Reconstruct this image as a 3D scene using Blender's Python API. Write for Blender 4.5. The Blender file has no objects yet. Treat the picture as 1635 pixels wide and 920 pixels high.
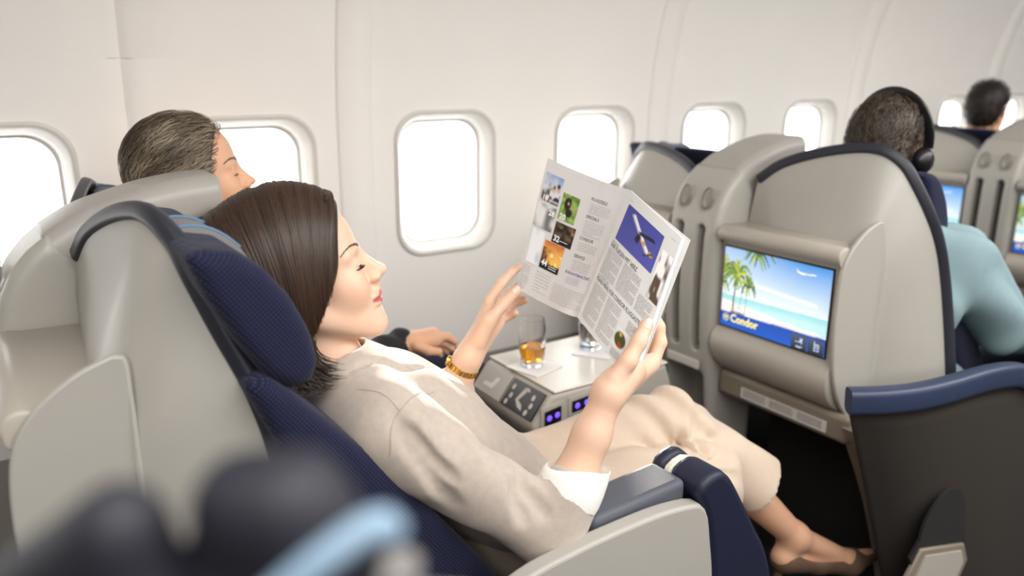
import bpy, bmesh, math, random
import numpy as np
from mathutils import Vector, Matrix
random.seed(7); rng = np.random.default_rng(7)
scene = bpy.context.scene
COL = scene.collection
PI = math.pi

# ------------------------------------------------------------------ camera
PITCH, YAW = math.radians(15.43), math.radians(33.495)
cam = bpy.data.cameras.new('camera'); cam_o = bpy.data.objects.new('camera', cam); COL.objects.link(cam_o)
cam.sensor_width = 36.0; cam.lens = 36.0*1250.0/1635.0
cam_o.location = (0, 0, 1.37); cam_o.rotation_euler = (PI/2-PITCH, 0, -YAW)
cam.clip_start = 0.02
cam.dof.use_dof = True; cam.dof.focus_distance = 1.24; cam.dof.aperture_fstop = 2.3
scene.camera = cam_o
# ------------------------------------------------------------------ light
vs = scene.view_settings
vs.view_transform = 'Standard'; vs.look = 'None'; vs.gamma = 1.0; vs.use_curve_mapping = False
vs.exposure = 0.52
world = bpy.data.worlds.new('daylight'); scene.world = world; world.use_nodes = True
bg = world.node_tree.nodes['Background']; bg.inputs[0].default_value = (1.0, 0.995, 0.985, 1); bg.inputs[1].default_value = 4.2
def lamp(name, kind, loc, rot, energy, color=(1, 1, 1), **kw):
    d = bpy.data.lights.new(name, kind); d.energy = energy; d.color = color
    for k, v in kw.items(): setattr(d, k, v)
    o = bpy.data.objects.new(name, d); o.location = loc; o.rotation_euler = rot; COL.objects.link(o); return o
sun = lamp('sun', 'SUN', (3, 6, 3), (0, 0, 0), 9.0, (1.0, .93, .82), angle=math.radians(2.5))
sun.rotation_euler = Vector((-.52, -.85, -.10)).to_track_quat('-Z', 'Y').to_euler()
# added soft fill lights without fixtures, overhead and from the camera side
lamp('fill_overhead', 'AREA', (2.3, -.25, 2.16), (math.radians(14), 0, 0), 80, (1, .985, .965), shape='RECTANGLE', size=6.4, size_y=.7)
lamp('fill_camera_side', 'AREA', (1.2, -1.9, 1.95), (math.radians(52), 0, 0), 32, (1, .985, .965), shape='RECTANGLE', size=7.0, size_y=.5)

# ------------------------------------------------------------------ helpers
def mat(name, rgb, rough=.5, metal=0., spec=.5, noise=0., nscale=40., bump=0., bscale=300., emit=None, emit_s=0., sss=0., sheen=0., coat=0., attr=None):
    m = bpy.data.materials.new(name); m.use_nodes = True
    nt = m.node_tree; b = nt.nodes['Principled BSDF']; L = nt.links.new
    b.inputs['Base Color'].default_value = (*rgb, 1); b.inputs['Roughness'].default_value = rough
    b.inputs['Metallic'].default_value = metal; b.inputs['Specular IOR Level'].default_value = spec
    b.inputs['Sheen Weight'].default_value = sheen; b.inputs['Coat Weight'].default_value = coat
    tc = nt.nodes.new('ShaderNodeTexCoord')
    src = None
    if attr:
        a = nt.nodes.new('ShaderNodeAttribute'); a.attribute_name = attr; src = a.outputs['Color']
        L(src, b.inputs['Base Color'])
        if emit_s: L(src, b.inputs['Emission Color']); b.inputs['Emission Strength'].default_value = emit_s
    if noise:
        n = nt.nodes.new('ShaderNodeTexNoise'); n.inputs['Scale'].default_value = nscale; n.inputs['Detail'].default_value = 4
        L(tc.outputs['Object'], n.inputs['Vector'])
        mx = nt.nodes.new('ShaderNodeMix'); mx.data_type = 'RGBA'; mx.blend_type = 'MULTIPLY'; mx.inputs[0].default_value = 1
        r = nt.nodes.new('ShaderNodeMapRange'); r.inputs[1].default_value = .3; r.inputs[2].default_value = .7
        r.inputs[3].default_value = 1-noise; r.inputs[4].default_value = 1+noise
        L(n.outputs['Fac'], r.inputs[0]); L(r.outputs[0], mx.inputs[7])
        if src: L(src, mx.inputs[6])
        else: mx.inputs[6].default_value = (*rgb, 1)
        L(mx.outputs[2], b.inputs['Base Color'])
    if bump:
        n2 = nt.nodes.new('ShaderNodeTexNoise'); n2.inputs['Scale'].default_value = bscale; n2.inputs['Detail'].default_value = 3
        L(tc.outputs['Object'], n2.inputs['Vector'])
        bp = nt.nodes.new('ShaderNodeBump'); bp.inputs['Strength'].default_value = bump; bp.inputs['Distance'].default_value = .002
        L(n2.outputs['Fac'], bp.inputs['Height']); L(bp.outputs[0], b.inputs['Normal'])
    if emit: b.inputs['Emission Color'].default_value = (*emit, 1); b.inputs['Emission Strength'].default_value = emit_s
    if sss:
        b.inputs['Subsurface Weight'].default_value = sss; b.inputs['Subsurface Radius'].default_value = (1, .35, .2); b.inputs['Subsurface Scale'].default_value = .006
    return m
def s2l(r, g, b):
    f = lambda c: (c/255/12.92) if c <= 10 else ((c/255+.055)/1.055)**2.4
    return (f(r), f(g), f(b))
def dot_fabric(name, base, dot, size=.0043):
    m = mat(name, base, .85, spec=.2, bump=.25, bscale=900, sheen=.08)
    nt = m.node_tree; L = nt.links.new; b = nt.nodes['Principled BSDF']
    tc = nt.nodes.new('ShaderNodeTexCoord'); sp = nt.nodes.new('ShaderNodeSeparateXYZ'); cb = nt.nodes.new('ShaderNodeCombineXYZ')
    L(tc.outputs['Object'], sp.inputs[0])
    ad = nt.nodes.new('ShaderNodeMath'); ad.operation = 'MULTIPLY_ADD'; ad.inputs[1].default_value = .35
    L(sp.outputs['Y'], ad.inputs[0]); L(sp.outputs['X'], ad.inputs[2])
    L(ad.outputs[0], cb.inputs[0]); L(sp.outputs['Z'], cb.inputs[1])
    mp = nt.nodes.new('ShaderNodeMapping'); mp.inputs['Rotation'].default_value = (0, 0, .95); mp.inputs['Scale'].default_value = (1/size, 1/size, 1)
    L(cb.outputs[0], mp.inputs['Vector'])
    v = nt.nodes.new('ShaderNodeTexVoronoi'); v.voronoi_dimensions = '2D'; v.inputs['Scale'].default_value = 1; v.inputs['Randomness'].default_value = 0
    L(mp.outputs[0], v.inputs['Vector'])
    r = nt.nodes.new('ShaderNodeMapRange'); r.inputs[1].default_value = .12; r.inputs[2].default_value = .24; r.inputs[3].default_value = 1; r.inputs[4].default_value = 0
    L(v.outputs['Distance'], r.inputs[0])
    mx = nt.nodes.new('ShaderNodeMix'); mx.data_type = 'RGBA'; mx.inputs[6].default_value = (*base, 1); mx.inputs[7].default_value = (*dot, 1)
    L(r.outputs[0], mx.inputs[0]); L(mx.outputs[2], b.inputs['Base Color'])
    return m
M = dict(
    wall=mat('wall_plastic', s2l(236, 232, 226), .45, noise=.012, nscale=3),
    surround=mat('window_surround_plastic', s2l(206, 202, 196), .5),
    dado=mat('dado_panel', s2l(150, 144, 136), .7, bump=.2, bscale=500),
    ceil=mat('ceiling_plastic', s2l(236, 232, 226), .55, noise=.01, nscale=2),
    bulk=mat('bulkhead_laminate', s2l(128, 120, 112), .6, noise=.03, nscale=8),
    carpet=mat('carpet', s2l(38, 36, 40), .95, noise=.2, nscale=200, bump=.6, bscale=500),
    shell=mat('shell_plastic', s2l(168, 164, 156), .38, noise=.012, nscale=5, bump=.03, bscale=1500),
    hood=mat('hood_plastic', s2l(170, 163, 152), .4, noise=.012, nscale=5, bump=.04, bscale=1500),
    cap=mat('cap_plastic', s2l(161, 156, 149), .4, noise=.012, nscale=5, bump=.03, bscale=1500),
    trim=mat('rubber_trim', s2l(40, 42, 51), .45, bump=.05, bscale=900),
    navy=dot_fabric('navy_dotted_fabric', s2l(21, 23, 46), s2l(58, 63, 98)),
    navyp=mat('navy_leather', s2l(26, 30, 52), .5, bump=.1, bscale=700),
    blue=mat('blue_rubber', s2l(46, 56, 82), .42, bump=.05, bscale=600),
    greycap=mat('grey_cloth', s2l(128, 124, 122), .85, bump=.3, bscale=800),
    piping=mat('light_blue_piping', s2l(88, 120, 150), .6),
    navyd=mat('dark_navy_leather', s2l(24, 24, 34), .6, bump=.1, bscale=700),
    pipingf=mat('pale_blue_piping', s2l(128, 152, 172), .6),
    pad=mat('grey_leather', s2l(80, 82, 92), .55, bump=.25, bscale=900),
    brown=mat('brown_textile', s2l(42, 36, 30), .85, noise=.12, nscale=150, bump=.3, bscale=700),
    frame=mat('taupe_plastic', s2l(130, 120, 106), .45),
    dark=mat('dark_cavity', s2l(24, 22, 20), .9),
    black=mat('black_plastic', s2l(20, 20, 22), .35),
    offwhite=mat('off_white_cloth', s2l(225, 220, 208), .6),
    label=mat('label_paper', s2l(205, 200, 192), .5),
    ink=mat('grey_ink', s2l(132, 128, 126), .7),
    inkl=mat('pale_grey_ink', s2l(176, 176, 182), .7),
    inkd=mat('dark_ink', s2l(60, 60, 66), .7),
    inkb=mat('blue_ink', s2l(70, 80, 160), .7),
    white=mat('white_print', s2l(245, 245, 245), .6),
    paper=mat('gloss_paper', s2l(216, 214, 212), .3, spec=.45),
    napkin=mat('napkin_paper', s2l(246, 245, 242), .8, bump=.1, bscale=200),
    table=mat('table_plastic', s2l(222, 216, 206), .3),
    conside=mat('console_plastic', s2l(172, 166, 156), .4),
    gold=mat('gold_metal', s2l(205, 165, 85), .25, metal=1),
    steel=mat('steel', s2l(190, 188, 184), .3, metal=1),
    photo=mat('printed_photo', (.5, .5, .5), .3, attr='col'),
    screen=mat('lcd_picture', (.5, .5, .5), .25, attr='col', emit_s=.40),
    yellow=mat('lcd_yellow', s2l(240, 225, 120), .4, emit=s2l(240, 225, 120), emit_s=.7),
    lcdgrey=mat('lcd_icon', s2l(190, 205, 235), .4, emit=s2l(190, 205, 235), emit_s=.6),
    purple=mat('purple_led', s2l(90, 70, 200), .4, emit=s2l(90, 60, 230), emit_s=1.6),
)
def glassmat(name, rgb, rough=0., ior=1.45):
    m = bpy.data.materials.new(name); m.use_nodes = True; b = m.node_tree.nodes['Principled BSDF']
    b.inputs['Base Color'].default_value = (*rgb, 1); b.inputs['Roughness'].default_value = rough
    b.inputs['Transmission Weight'].default_value = 1; b.inputs['IOR'].default_value = ior
    return m
M['glass'] = glassmat('clear_glass', (1, 1, 1)); M['whisky'] = glassmat('amber_liquor', s2l(232, 160, 50), 0, 1.36); M['water'] = glassmat('water', (1, 1, 1), 0, 1.33)
def panemat():
    m = bpy.data.materials.new('window_acrylic'); m.use_nodes = True; nt = m.node_tree
    nt.nodes.remove(nt.nodes['Principled BSDF']); out = nt.nodes['Material Output']
    t = nt.nodes.new('ShaderNodeBsdfTransparent'); t.inputs[0].default_value = (.97, .97, .97, 1)
    g = nt.nodes.new('ShaderNodeBsdfGlossy'); g.inputs['Roughness'].default_value = .05
    f = nt.nodes.new('ShaderNodeFresnel'); f.inputs[0].default_value = 1.3
    mx = nt.nodes.new('ShaderNodeMixShader'); nt.links.new(f.outputs[0], mx.inputs[0]); nt.links.new(t.outputs[0], mx.inputs[1]); nt.links.new(g.outputs[0], mx.inputs[2])
    nt.links.new(mx.outputs[0], out.inputs[0]); return m
M['pane'] = panemat()

def raw(name, V, F, m, parent=None, smooth=True, sharp=40, cols=None):
    """one mesh object; V in world coordinates"""
    me = bpy.data.meshes.new(name)
    V = np.asarray(V, float).reshape(-1, 3)
    if parent is not None: V = V-np.array(wloc(parent))
    me.from_pydata(V.tolist(), [], [tuple(int(i) for i in f) for f in F])
    me.validate()
    if cols is not None:
        a = me.color_attributes.new('col', 'FLOAT_COLOR', 'POINT')
        c = np.ones((len(V), 4), np.float32); c[:, :3] = cols; a.data.foreach_set('color', c.ravel())
    if smooth:
        me.shade_smooth()
        if sharp: me.set_sharp_from_angle(angle=math.radians(sharp))
    me.materials.append(M[m] if isinstance(m, str) else m)
    o = bpy.data.objects.new(name, me); COL.objects.link(o)
    if parent is not None: o.parent = parent
    return o
def wloc(o):
    p = Vector(o.location)
    while o.parent is not None: o = o.parent; p = p+Vector(o.location)
    return p
def fixn(o):
    bm = bmesh.new(); bm.from_mesh(o.data); bmesh.ops.recalc_face_normals(bm, faces=bm.faces); bm.to_mesh(o.data); bm.free(); return o
def thing(name, label, cat, loc=(0, 0, 0), group=None, kind=None):
    o = bpy.data.objects.new(name, None); o.empty_display_size = .05; COL.objects.link(o); o.location = loc
    return tag(o, label, cat, group, kind)
def tag(o, label=None, cat=None, group=None, kind=None):
    if label: o['label'] = label
    if cat: o['category'] = cat
    if group: o['group'] = group
    if kind: o['kind'] = kind
    return o
def dup(root, dx, label):
    def cp(o, par):
        c = o.copy(); COL.objects.link(c); c.parent = par
        for ch in list(o.children): cp(ch, c)
        return c
    r = cp(root, None); r.location = Vector(root.location)+Vector((dx, 0, 0)); r['label'] = label
    return r
def bevel(o, w, seg=3, ang=35):
    b = o.modifiers.new('bevel', 'BEVEL'); b.width = w; b.segments = seg; b.limit_method = 'ANGLE'; b.angle_limit = math.radians(ang); b.harden_normals = False
    return o
def solid(o, t, off=-1):
    s = o.modifiers.new('solid', 'SOLIDIFY'); s.thickness = t; s.offset = off; return o
def subd(o, n=2):
    s = o.modifiers.new('subd', 'SUBSURF'); s.levels = n; s.render_levels = n; return o
def cr(pts, n, closed=False):
    """Catmull-Rom resample"""
    P = np.asarray(pts, float); k = len(P)
    if closed: Q = np.vstack([P[-1], P, P[0], P[1]]); segs = k
    else: Q = np.vstack([2*P[0]-P[1], P, 2*P[-1]-P[-2]]); segs = k-1
    seglen = np.array([np.linalg.norm(Q[i+2]-Q[i+1]) for i in range(segs)]); cum = np.r_[0, np.cumsum(seglen)]
    out = []
    ts = np.linspace(0, cum[-1], n, endpoint=not closed)
    for t in ts:
        i = min(int(np.searchsorted(cum, t, side='right')-1), segs-1); u = (t-cum[i])/max(seglen[i], 1e-9)
        a, b, c, d = Q[i:i+4]
        out.append(.5*((2*b)+(-a+c)*u+(2*a-5*b+4*c-d)*u*u+(-a+3*b-3*c+d)*u**3))
    return np.array(out)
def grid(n, m, base=0, wrap=False):
    F = []
    for i in range(n-1):
        for j in range(m if wrap else m-1):
            j2 = (j+1) % m; F.append((base+i*m+j, base+i*m+j2, base+(i+1)*m+j2, base+(i+1)*m+j))
    return F
def loft(name, rings, m, parent, cap=True, **kw):
    R = np.asarray(rings, float); n, k = R.shape[:2]
    F = grid(n, k, 0, True)
    if cap: F += [tuple(range(k-1, -1, -1)), tuple(range((n-1)*k, n*k))]
    return fixn(raw(name, R.reshape(-1, 3), F, m, parent, **kw))
def frames(path, up=(0, 0, 1)):
    P = np.asarray(path, float); T = np.gradient(P, axis=0); T /= np.linalg.norm(T, axis=1)[:, None]+1e-12
    up = np.broadcast_to(np.asarray(up, float), P.shape)
    S = np.cross(T, up); S /= np.linalg.norm(S, axis=1)[:, None]+1e-12
    U = np.cross(S, T); return P, T, S, U
def sweep(name, path, prof, m, parent, up=(0, 0, 1), scale=None, cap=True, **kw):
    """prof: list of (side, up) offsets"""
    P, T, S, U = frames(path, up); prof = np.asarray(prof, float)
    sc = np.ones(len(P)) if scale is None else np.asarray(scale)
    R = P[:, None]+sc[:, None, None]*(S[:, None]*prof[None, :, :1]+U[:, None]*prof[None, :, 1:])
    return loft(name, R, m, parent, cap, **kw)
def circ(r, n=12, ry=None):
    ry = r if ry is None else ry
    return [(r*math.cos(2*PI*i/n), ry*math.sin(2*PI*i/n)) for i in range(n)]
def rrect(w, h, r, n=5):
    """rounded rectangle half sizes w,h"""
    out = []
    for cx, cy, a0 in ((w-r, h-r, 0), (-w+r, h-r, 90), (-w+r, -h+r, 180), (w-r, -h+r, 270)):
        for i in range(n+1):
            a = math.radians(a0+90*i/n); out.append((cx+r*math.cos(a), cy+r*math.sin(a)))
    return out
def box(name, lo, hi, m, parent=None, bev=0., seg=3):
    x0, y0, z0 = lo; x1, y1, z1 = hi
    V = [(x0, y0, z0), (x1, y0, z0), (x1, y1, z0), (x0, y1, z0), (x0, y0, z1), (x1, y0, z1), (x1, y1, z1), (x0, y1, z1)]
    o = raw(name, V, [(3, 2, 1, 0), (4, 5, 6, 7), (0, 1, 5, 4), (1, 2, 6, 5), (2, 3, 7, 6), (3, 0, 4, 7)], m, parent)
    if bev: bevel(o, bev, seg)
    return o
def plate(name, outline, m, parent, thick, bev=0., seg=2):
    """outline: closed list of 3D points (nearly planar); extruded along its normal by +-thick/2"""
    P = np.asarray(outline, float); c = P.mean(0)
    n = np.zeros(3)
    for i in range(len(P)): n += np.cross(P[i]-c, P[(i+1) % len(P)]-c)
    n /= np.linalg.norm(n); k = len(P)
    V = np.vstack([P-n*thick/2, P+n*thick/2])
    F = [tuple(range(k-1, -1, -1)), tuple(range(k, 2*k))]+[(i, (i+1) % k, k+(i+1) % k, k+i) for i in range(k)]
    o = fixn(raw(name, V, F, m, parent, sharp=50))
    if bev: bevel(o, bev, seg, 50)
    return o
def lathe(name, prof, c, m, parent, n=40, axis=(0, 0, 1)):
    q = Vector((0, 0, 1)).rotation_difference(Vector(axis)).to_matrix()
    V = []; 
    for r, z in prof:
        for i in range(n):
            a = 2*PI*i/n; V.append(Vector(c)+q @ Vector((r*math.cos(a), r*math.sin(a), z)))
    k = len(prof); F = grid(k, n, 0, True)
    if prof[0][0] > 1e-6: F.append(tuple(range(n-1, -1, -1)))
    if prof[-1][0] > 1e-6: F.append(tuple(range((k-1)*n, k*n)))
    return fixn(raw(name, V, F, m, parent))
_txt = {}
def text_poly(s, size, align='LEFT', bold=0.):
    k = (s, align, bold)
    if k not in _txt:
        c = bpy.data.curves.new('t', 'FONT'); c.body = s; c.size = 1; c.align_x = align; c.resolution_u = 2; c.offset = bold
        o = bpy.data.objects.new('t', c); COL.objects.link(o)
        me = o.to_mesh(); V = np.array([v.co[:2] for v in me.vertices]).reshape(-1, 2); F = [tuple(p.vertices) for p in me.polygons]
        o.to_mesh_clear(); bpy.data.objects.remove(o); bpy.data.curves.remove(c); _txt[k] = (V, F)
    V, F = _txt[k]; return V*size, F
class Flat:
    """collects flat print (text, bars, polygons) in 2-D and maps it to a surface"""
    def __init__(s): s.V = []; s.F = []
    def add(s, V, F):
        b = len(s.V); s.V += [tuple(v) for v in V]; s.F += [tuple(i+b for i in f) for f in F]
    def rect(s, x0, y0, x1, y1): s.add([(x0, y0), (x1, y0), (x1, y1), (x0, y1)], [(0, 1, 2, 3)])
    def text(s, t, x, y, size, align='LEFT', sx=1., bold=0.):
        V, F = text_poly(t, size, align, bold); s.add([(x+a*sx, y+b) for a, b in V], F)
    def poly(s, P): s.add(P, [tuple(range(len(P)))])
    def lines(s, x0, x1, y0, y1, n, th, seed=0):
        r = random.Random(seed)
        for i in range(n):
            y = y1+(y0-y1)*(i+.5)/n; x = x0; end = x1 if (i+1) % 6 else x0+(x1-x0)*r.uniform(.3, .8)
            while x < end-.002:
                w = min(r.uniform(.004, .014), end-x); s.rect(x, y, x+w, y+th); x += w+.0014
    def build(s, name, fn, m, parent): return raw(name, [fn(x, y) for x, y in s.V], s.F, m, parent, smooth=False)

# ------------------------------------------------------------------ implicit surfaces (for bodies, hair, cushions)
class RC:   # tapered capsule
    def __init__(s, a, b, ra, rb): s.a = np.array(a, float); s.b = np.array(b, float); s.ra = ra; s.rb = rb
    def __call__(s, p):
        d = s.b-s.a; t = np.clip(((p-s.a) @ d)/(d @ d+1e-12), 0, 1)
        return np.linalg.norm(p-s.a-t[:, None]*d, axis=1)-(s.ra+(s.rb-s.ra)*t)
class EL:   # ellipsoid, R columns = axes
    def __init__(s, c, r, R=None): s.c = np.array(c, float); s.r = np.array(r, float); s.R = np.eye(3) if R is None else np.array(R, float)
    def __call__(s, p):
        q = (p-s.c) @ s.R; k0 = np.linalg.norm(q/s.r, axis=1); k1 = np.linalg.norm(q/s.r**2, axis=1)+1e-9
        return k0*(k0-1)/k1
class RB:   # rounded box
    def __init__(s, c, h, r, R=None): s.c = np.array(c, float); s.h = np.array(h, float)-r; s.rr = r; s.R = np.eye(3) if R is None else np.array(R, float)
    def __call__(s, p):
        q = np.abs((p-s.c) @ s.R)-s.h
        return np.linalg.norm(np.maximum(q, 0), axis=1)+np.minimum(q.max(1), 0)-s.rr
class PG:   # polygon in (x,z) extruded in y, rounded
    def __init__(s, poly, y0, y1, r): s.P = np.array(poly, float); s.y0 = y0+r; s.y1 = y1-r; s.rr = r
    def __call__(s, p):
        q = p[:, [0, 2]]; P = s.P; d = np.full(len(q), 1e9); sg = np.ones(len(q))
        for i in range(len(P)):
            a = P[i]; b = P[i-1]; e = b-a; w = q-a
            t = np.clip((w @ e)/(e @ e), 0, 1); d = np.minimum(d, ((w-t[:, None]*e)**2).sum(1))
            c1 = q[:, 1] >= a[1]; c2 = q[:, 1] < b[1]; c3 = e[0]*w[:, 1] > e[1]*w[:, 0]
            fl = (c1 & c2 & c3) | (~c1 & ~c2 & ~c3); sg = np.where(fl, -sg, sg)
        d2 = sg*np.sqrt(d)+s.rr; dy = np.maximum(s.y0-p[:, 1], p[:, 1]-s.y1)
        m = np.stack([d2, dy], 1)
        return np.linalg.norm(np.maximum(m, 0), axis=1)+np.minimum(m.max(1), 0)-s.rr
def smin(a, b, k):
    h = np.clip(.5+.5*(b-a)/k, 0, 1); return b*(1-h)+a*h-k*h*(1-h)
class SDF:
    """ops: list of (prim, k, sign) – sign +1 union, -1 subtract, 0 intersect"""
    def __init__(s): s.ops = []; s.post = None
    def u(s, prim, k=.01): s.ops.append((prim, k, 1)); return s
    def cut(s, prim, k=.005): s.ops.append((prim, k, -1)); return s
    def keep(s, prim, k=.005): s.ops.append((prim, k, 0)); return s
    def __call__(s, p, act=None):
        d = np.full(len(p), 1e3)
        for i, (f, k, sg) in enumerate(s.ops):
            if act is not None and not act[i]: continue
            e = f(p)
            if sg == 1: d = smin(d, e, k) if d[0] < 900 or d.min() < 900 else e
            elif sg == -1: d = -smin(-d, e, k)
            else: d = -smin(-d, -e, k)
        if s.post: d = d+s.post(p)
        return d
    def active(s, c, rad):
        c = c[None]; ds = [(f(c)[0], k, sg) for f, k, sg in s.ops]
        dm = min([d for d, k, sg in ds if sg == 1])
        return [(d < dm+2*rad+4*k) if sg == 1 else (d < rad+4*k if sg == -1 else True) for d, k, sg in ds]
def surfnet(sdf, lo, hi, h, B=16):
    lo = np.array(lo, float); hi = np.array(hi, float); N = np.ceil((hi-lo)/h).astype(int)+1
    nb = np.ceil(N/B).astype(int); rad = B*h*.87
    I = np.stack(np.meshgrid(*[np.arange(k) for k in nb], indexing='ij'), -1).reshape(-1, 3)
    cen = lo+(I+.5)*B*h; d = sdf(cen); I = I[np.abs(d) < rad*1.5+2*h]
    G = np.arange(B+1); gx = np.stack(np.meshgrid(G, G, G, indexing='ij'), -1).reshape(-1, 3)
    big = N+B+4; key = lambda q: (q[:, 0]*big[1]+q[:, 1])*big[2]+q[:, 2]
    K = []; PV = []; Q = []
    corners = np.array([(a, b, c) for a in (0, 1) for b in (0, 1) for c in (0, 1)])
    edges = [(i, j) for i in range(8) for j in range(i+1, 8) if np.abs(corners[i]-corners[j]).sum() == 1]
    for ib in I:
        g0 = ib*B; pts = lo+(gx+g0)*h
        v = sdf(pts, sdf.active(lo+(ib+.5)*B*h, rad)).reshape(B+1, B+1, B+1)
        if v.min() > 0 or v.max() < 0: continue
        s = v < 0
        C = np.stack([v[a:B+a, b:B+b, c:B+c] for a, b, c in corners], -1); S = C < 0; cnt = S.sum(-1)
        ac = np.argwhere((cnt > 0) & (cnt < 8))
        if len(ac):
            cv = C[ac[:, 0], ac[:, 1], ac[:, 2]]; acc = np.zeros((len(ac), 3)); n = np.zeros(len(ac))
            for i, j in edges:
                a, b = cv[:, i], cv[:, j]; x = (a < 0) != (b < 0); t = np.where(x, a/(a-b+1e-15), 0)
                acc += np.where(x[:, None], corners[i]+t[:, None]*(corners[j]-corners[i]), 0); n += x
            K.append(key(ac+g0)); PV.append(lo+(ac+g0+acc/n[:, None])*h)
        for ax in range(3):
            o1, o2 = (ax+1) % 3, (ax+2) % 3
            sl0 = [slice(0, B)]*3; sl1 = [slice(0, B)]*3; sl1[ax] = slice(1, B+1)
            a = s[tuple(sl0)]; b = s[tuple(sl1)]; e = np.argwhere(a != b)
            if not len(e): continue
            fl = a[e[:, 0], e[:, 1], e[:, 2]]; e = e+g0; d1 = np.zeros(3, int); d1[o1] = 1; d2 = np.zeros(3, int); d2[o2] = 1
            q = np.stack([key(e-d1-d2), key(e-d2), key(e), key(e-d1)], 1); q[~fl] = q[~fl][:, ::-1]; Q.append(q)
    K = np.concatenate(K); PV = np.concatenate(PV); Q = np.concatenate(Q)
    o = np.argsort(K); K = K[o]; PV = PV[o]
    ix = np.searchsorted(K, Q); ix = np.clip(ix, 0, len(K)-1); ok = (K[ix] == Q).all(1)
    return PV, ix[ok]
def relax(V, F, it=1, w=.5):
    F = np.asarray(F); n = len(V)
    E = np.concatenate([F[:, [0, 1]], F[:, [1, 2]], F[:, [2, 3]], F[:, [3, 0]]])
    for _ in range(it):
        acc = np.zeros_like(V); cnt = np.zeros(n)
        np.add.at(acc, E[:, 0], V[E[:, 1]]); np.add.at(cnt, E[:, 0], 1); np.add.at(acc, E[:, 1], V[E[:, 0]]); np.add.at(cnt, E[:, 1], 1)
        V = V*(1-w)+w*acc/np.maximum(cnt, 1)[:, None]
    return V
def blob(name, sdf, lo, hi, h, m, parent, it=1, **kw):
    V, F = surfnet(sdf, lo, hi, h); V = relax(V, F, it); return raw(name, V, F, m, parent, sharp=0, **kw)

# ------------------------------------------------------------------ the cabin
WP, WX, WZ = .559, 1.116, 1.055      # window pitch, x of one window, centre height
_wz = np.array([0, .3, .6, .9, 1.25, 1.4, 1.55, 1.7, 1.85, 2.0]); _wy = np.array([1.99, 2.02, 2.035, 2.035, 2.03, 2.015, 1.985, 1.93, 1.85, 1.74])
def wally(z): return float(np.interp(z, _wz, _wy)) if True else 0
_zz = np.linspace(0, 2.0, 101); _ys = np.interp(_zz, _wz, _wy)
for _ in range(12): _ys[1:-1] = (_ys[:-2]+2*_ys[1:-1]+_ys[2:])/4
def wally(z): return float(np.interp(z, _zz, _ys))
wall = box('wall_left', (-2.6, 2.16, 0), (7.6, 2.2, .5), 'dado'); tag(wall, 'white curved cabin sidewall with a row of bright windows', 'wall', kind='structure')
fl = box('floor', (-2.6, -2.6, -.05), (8, 2.2, 0), 'carpet'); tag(fl, 'dark carpeted cabin floor', 'floor', kind='structure')
SEAMS = [-7.5, -5.5, -3.5, -1.5, .0-.5, 1.5, 3.5, 5.5, 7.5, 9.5, 11.5]
def wall_pt(x, z, dy=0): return (x, wally(z)+dy, z)
def groove(x):
    m = (x-WX)/WP; d = min(abs(m-s) for s in SEAMS)*WP
    return .012*math.exp(-(d/.010)**2)
NW = 12; ZB, ZT = .72, 1.40
HOLE = rrect(.168, .212, .085, 9)   # outer lip of the window surround
def rect_match(pts, w, zlo, zhi):
    """push each ring point radially to the cell rectangle"""
    out = []
    for x, z in pts:
        k = min(w/abs(x) if abs(x) > 1e-9 else 9e9, (zhi/z if z > 1e-9 else (zlo/z if z < -1e-9 else 9e9)))
        out.append([x*k, z*k])
    out = np.array(out)
    for cx, cz in ((w, zhi), (-w, zhi), (-w, zlo), (w, zlo)):   # snap the corners
        i = np.argmin(np.hypot(out[:, 0]-cx, out[:, 1]-cz)); out[i] = (cx, cz)
    return out
outer = rect_match(HOLE, WP/2, ZB-WZ, ZT-WZ)
def panel(m0, m1):
    """wall panel spanning window cells m0..m1"""
    V = []; F = []
    for m in range(m0, m1+1):
        xc = WX+m*WP; b = len(V); ks = [0, .25, .55, .8, .93, 1]
        for k in ks:
            for (hx, hz), (ox, oz) in zip(HOLE, outer):
                x = hx+(ox-hx)*k; z = hz+(oz-hz)*k
                V.append(wall_pt(xc+x, WZ+z, groove(xc+x)))
        F += grid(len(ks), len(HOLE), b, True)
        for za, zb, nz in ((ZT, 1.98, 14), (.48, ZB, 5)):
            b = len(V); xs = [xc+WP*q for q in (-.5, -.485, -.46, -.25, 0, .25, .46, .485, .5)]
            for i in range(nz+1):
                z = za+(zb-za)*i/nz
                for x in xs: V.append(wall_pt(x, z, groove(x)))
            F += grid(nz+1, len(xs), b)
    o = raw('wall_panel', V, F, 'wall', wall, sharp=0); return fixn(o)
for a, b in zip(SEAMS[:-1], SEAMS[1:]): panel(int(a+.5), int(b-.5))
# proud joint strips between panels
for s in (-4.5+.0, -.5, 1.5, 3.5, 5.5, 7.5):
    xa = WX+(s-.095)*WP; xb = WX+(s+.085)*WP
    zs = np.linspace(.5, 1.98, 40); V = []
    for z in zs:
        for x, d in ((xa-.004, .012), (xa, -.003), (xa+.006, -.0075), (xb-.006, -.0075), (xb, -.003), (xb+.004, .012)): V.append(wall_pt(x, z, d))
    fixn(raw('joint_strip', V, grid(len(zs), 6), 'wall', wall, sharp=0))
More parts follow.
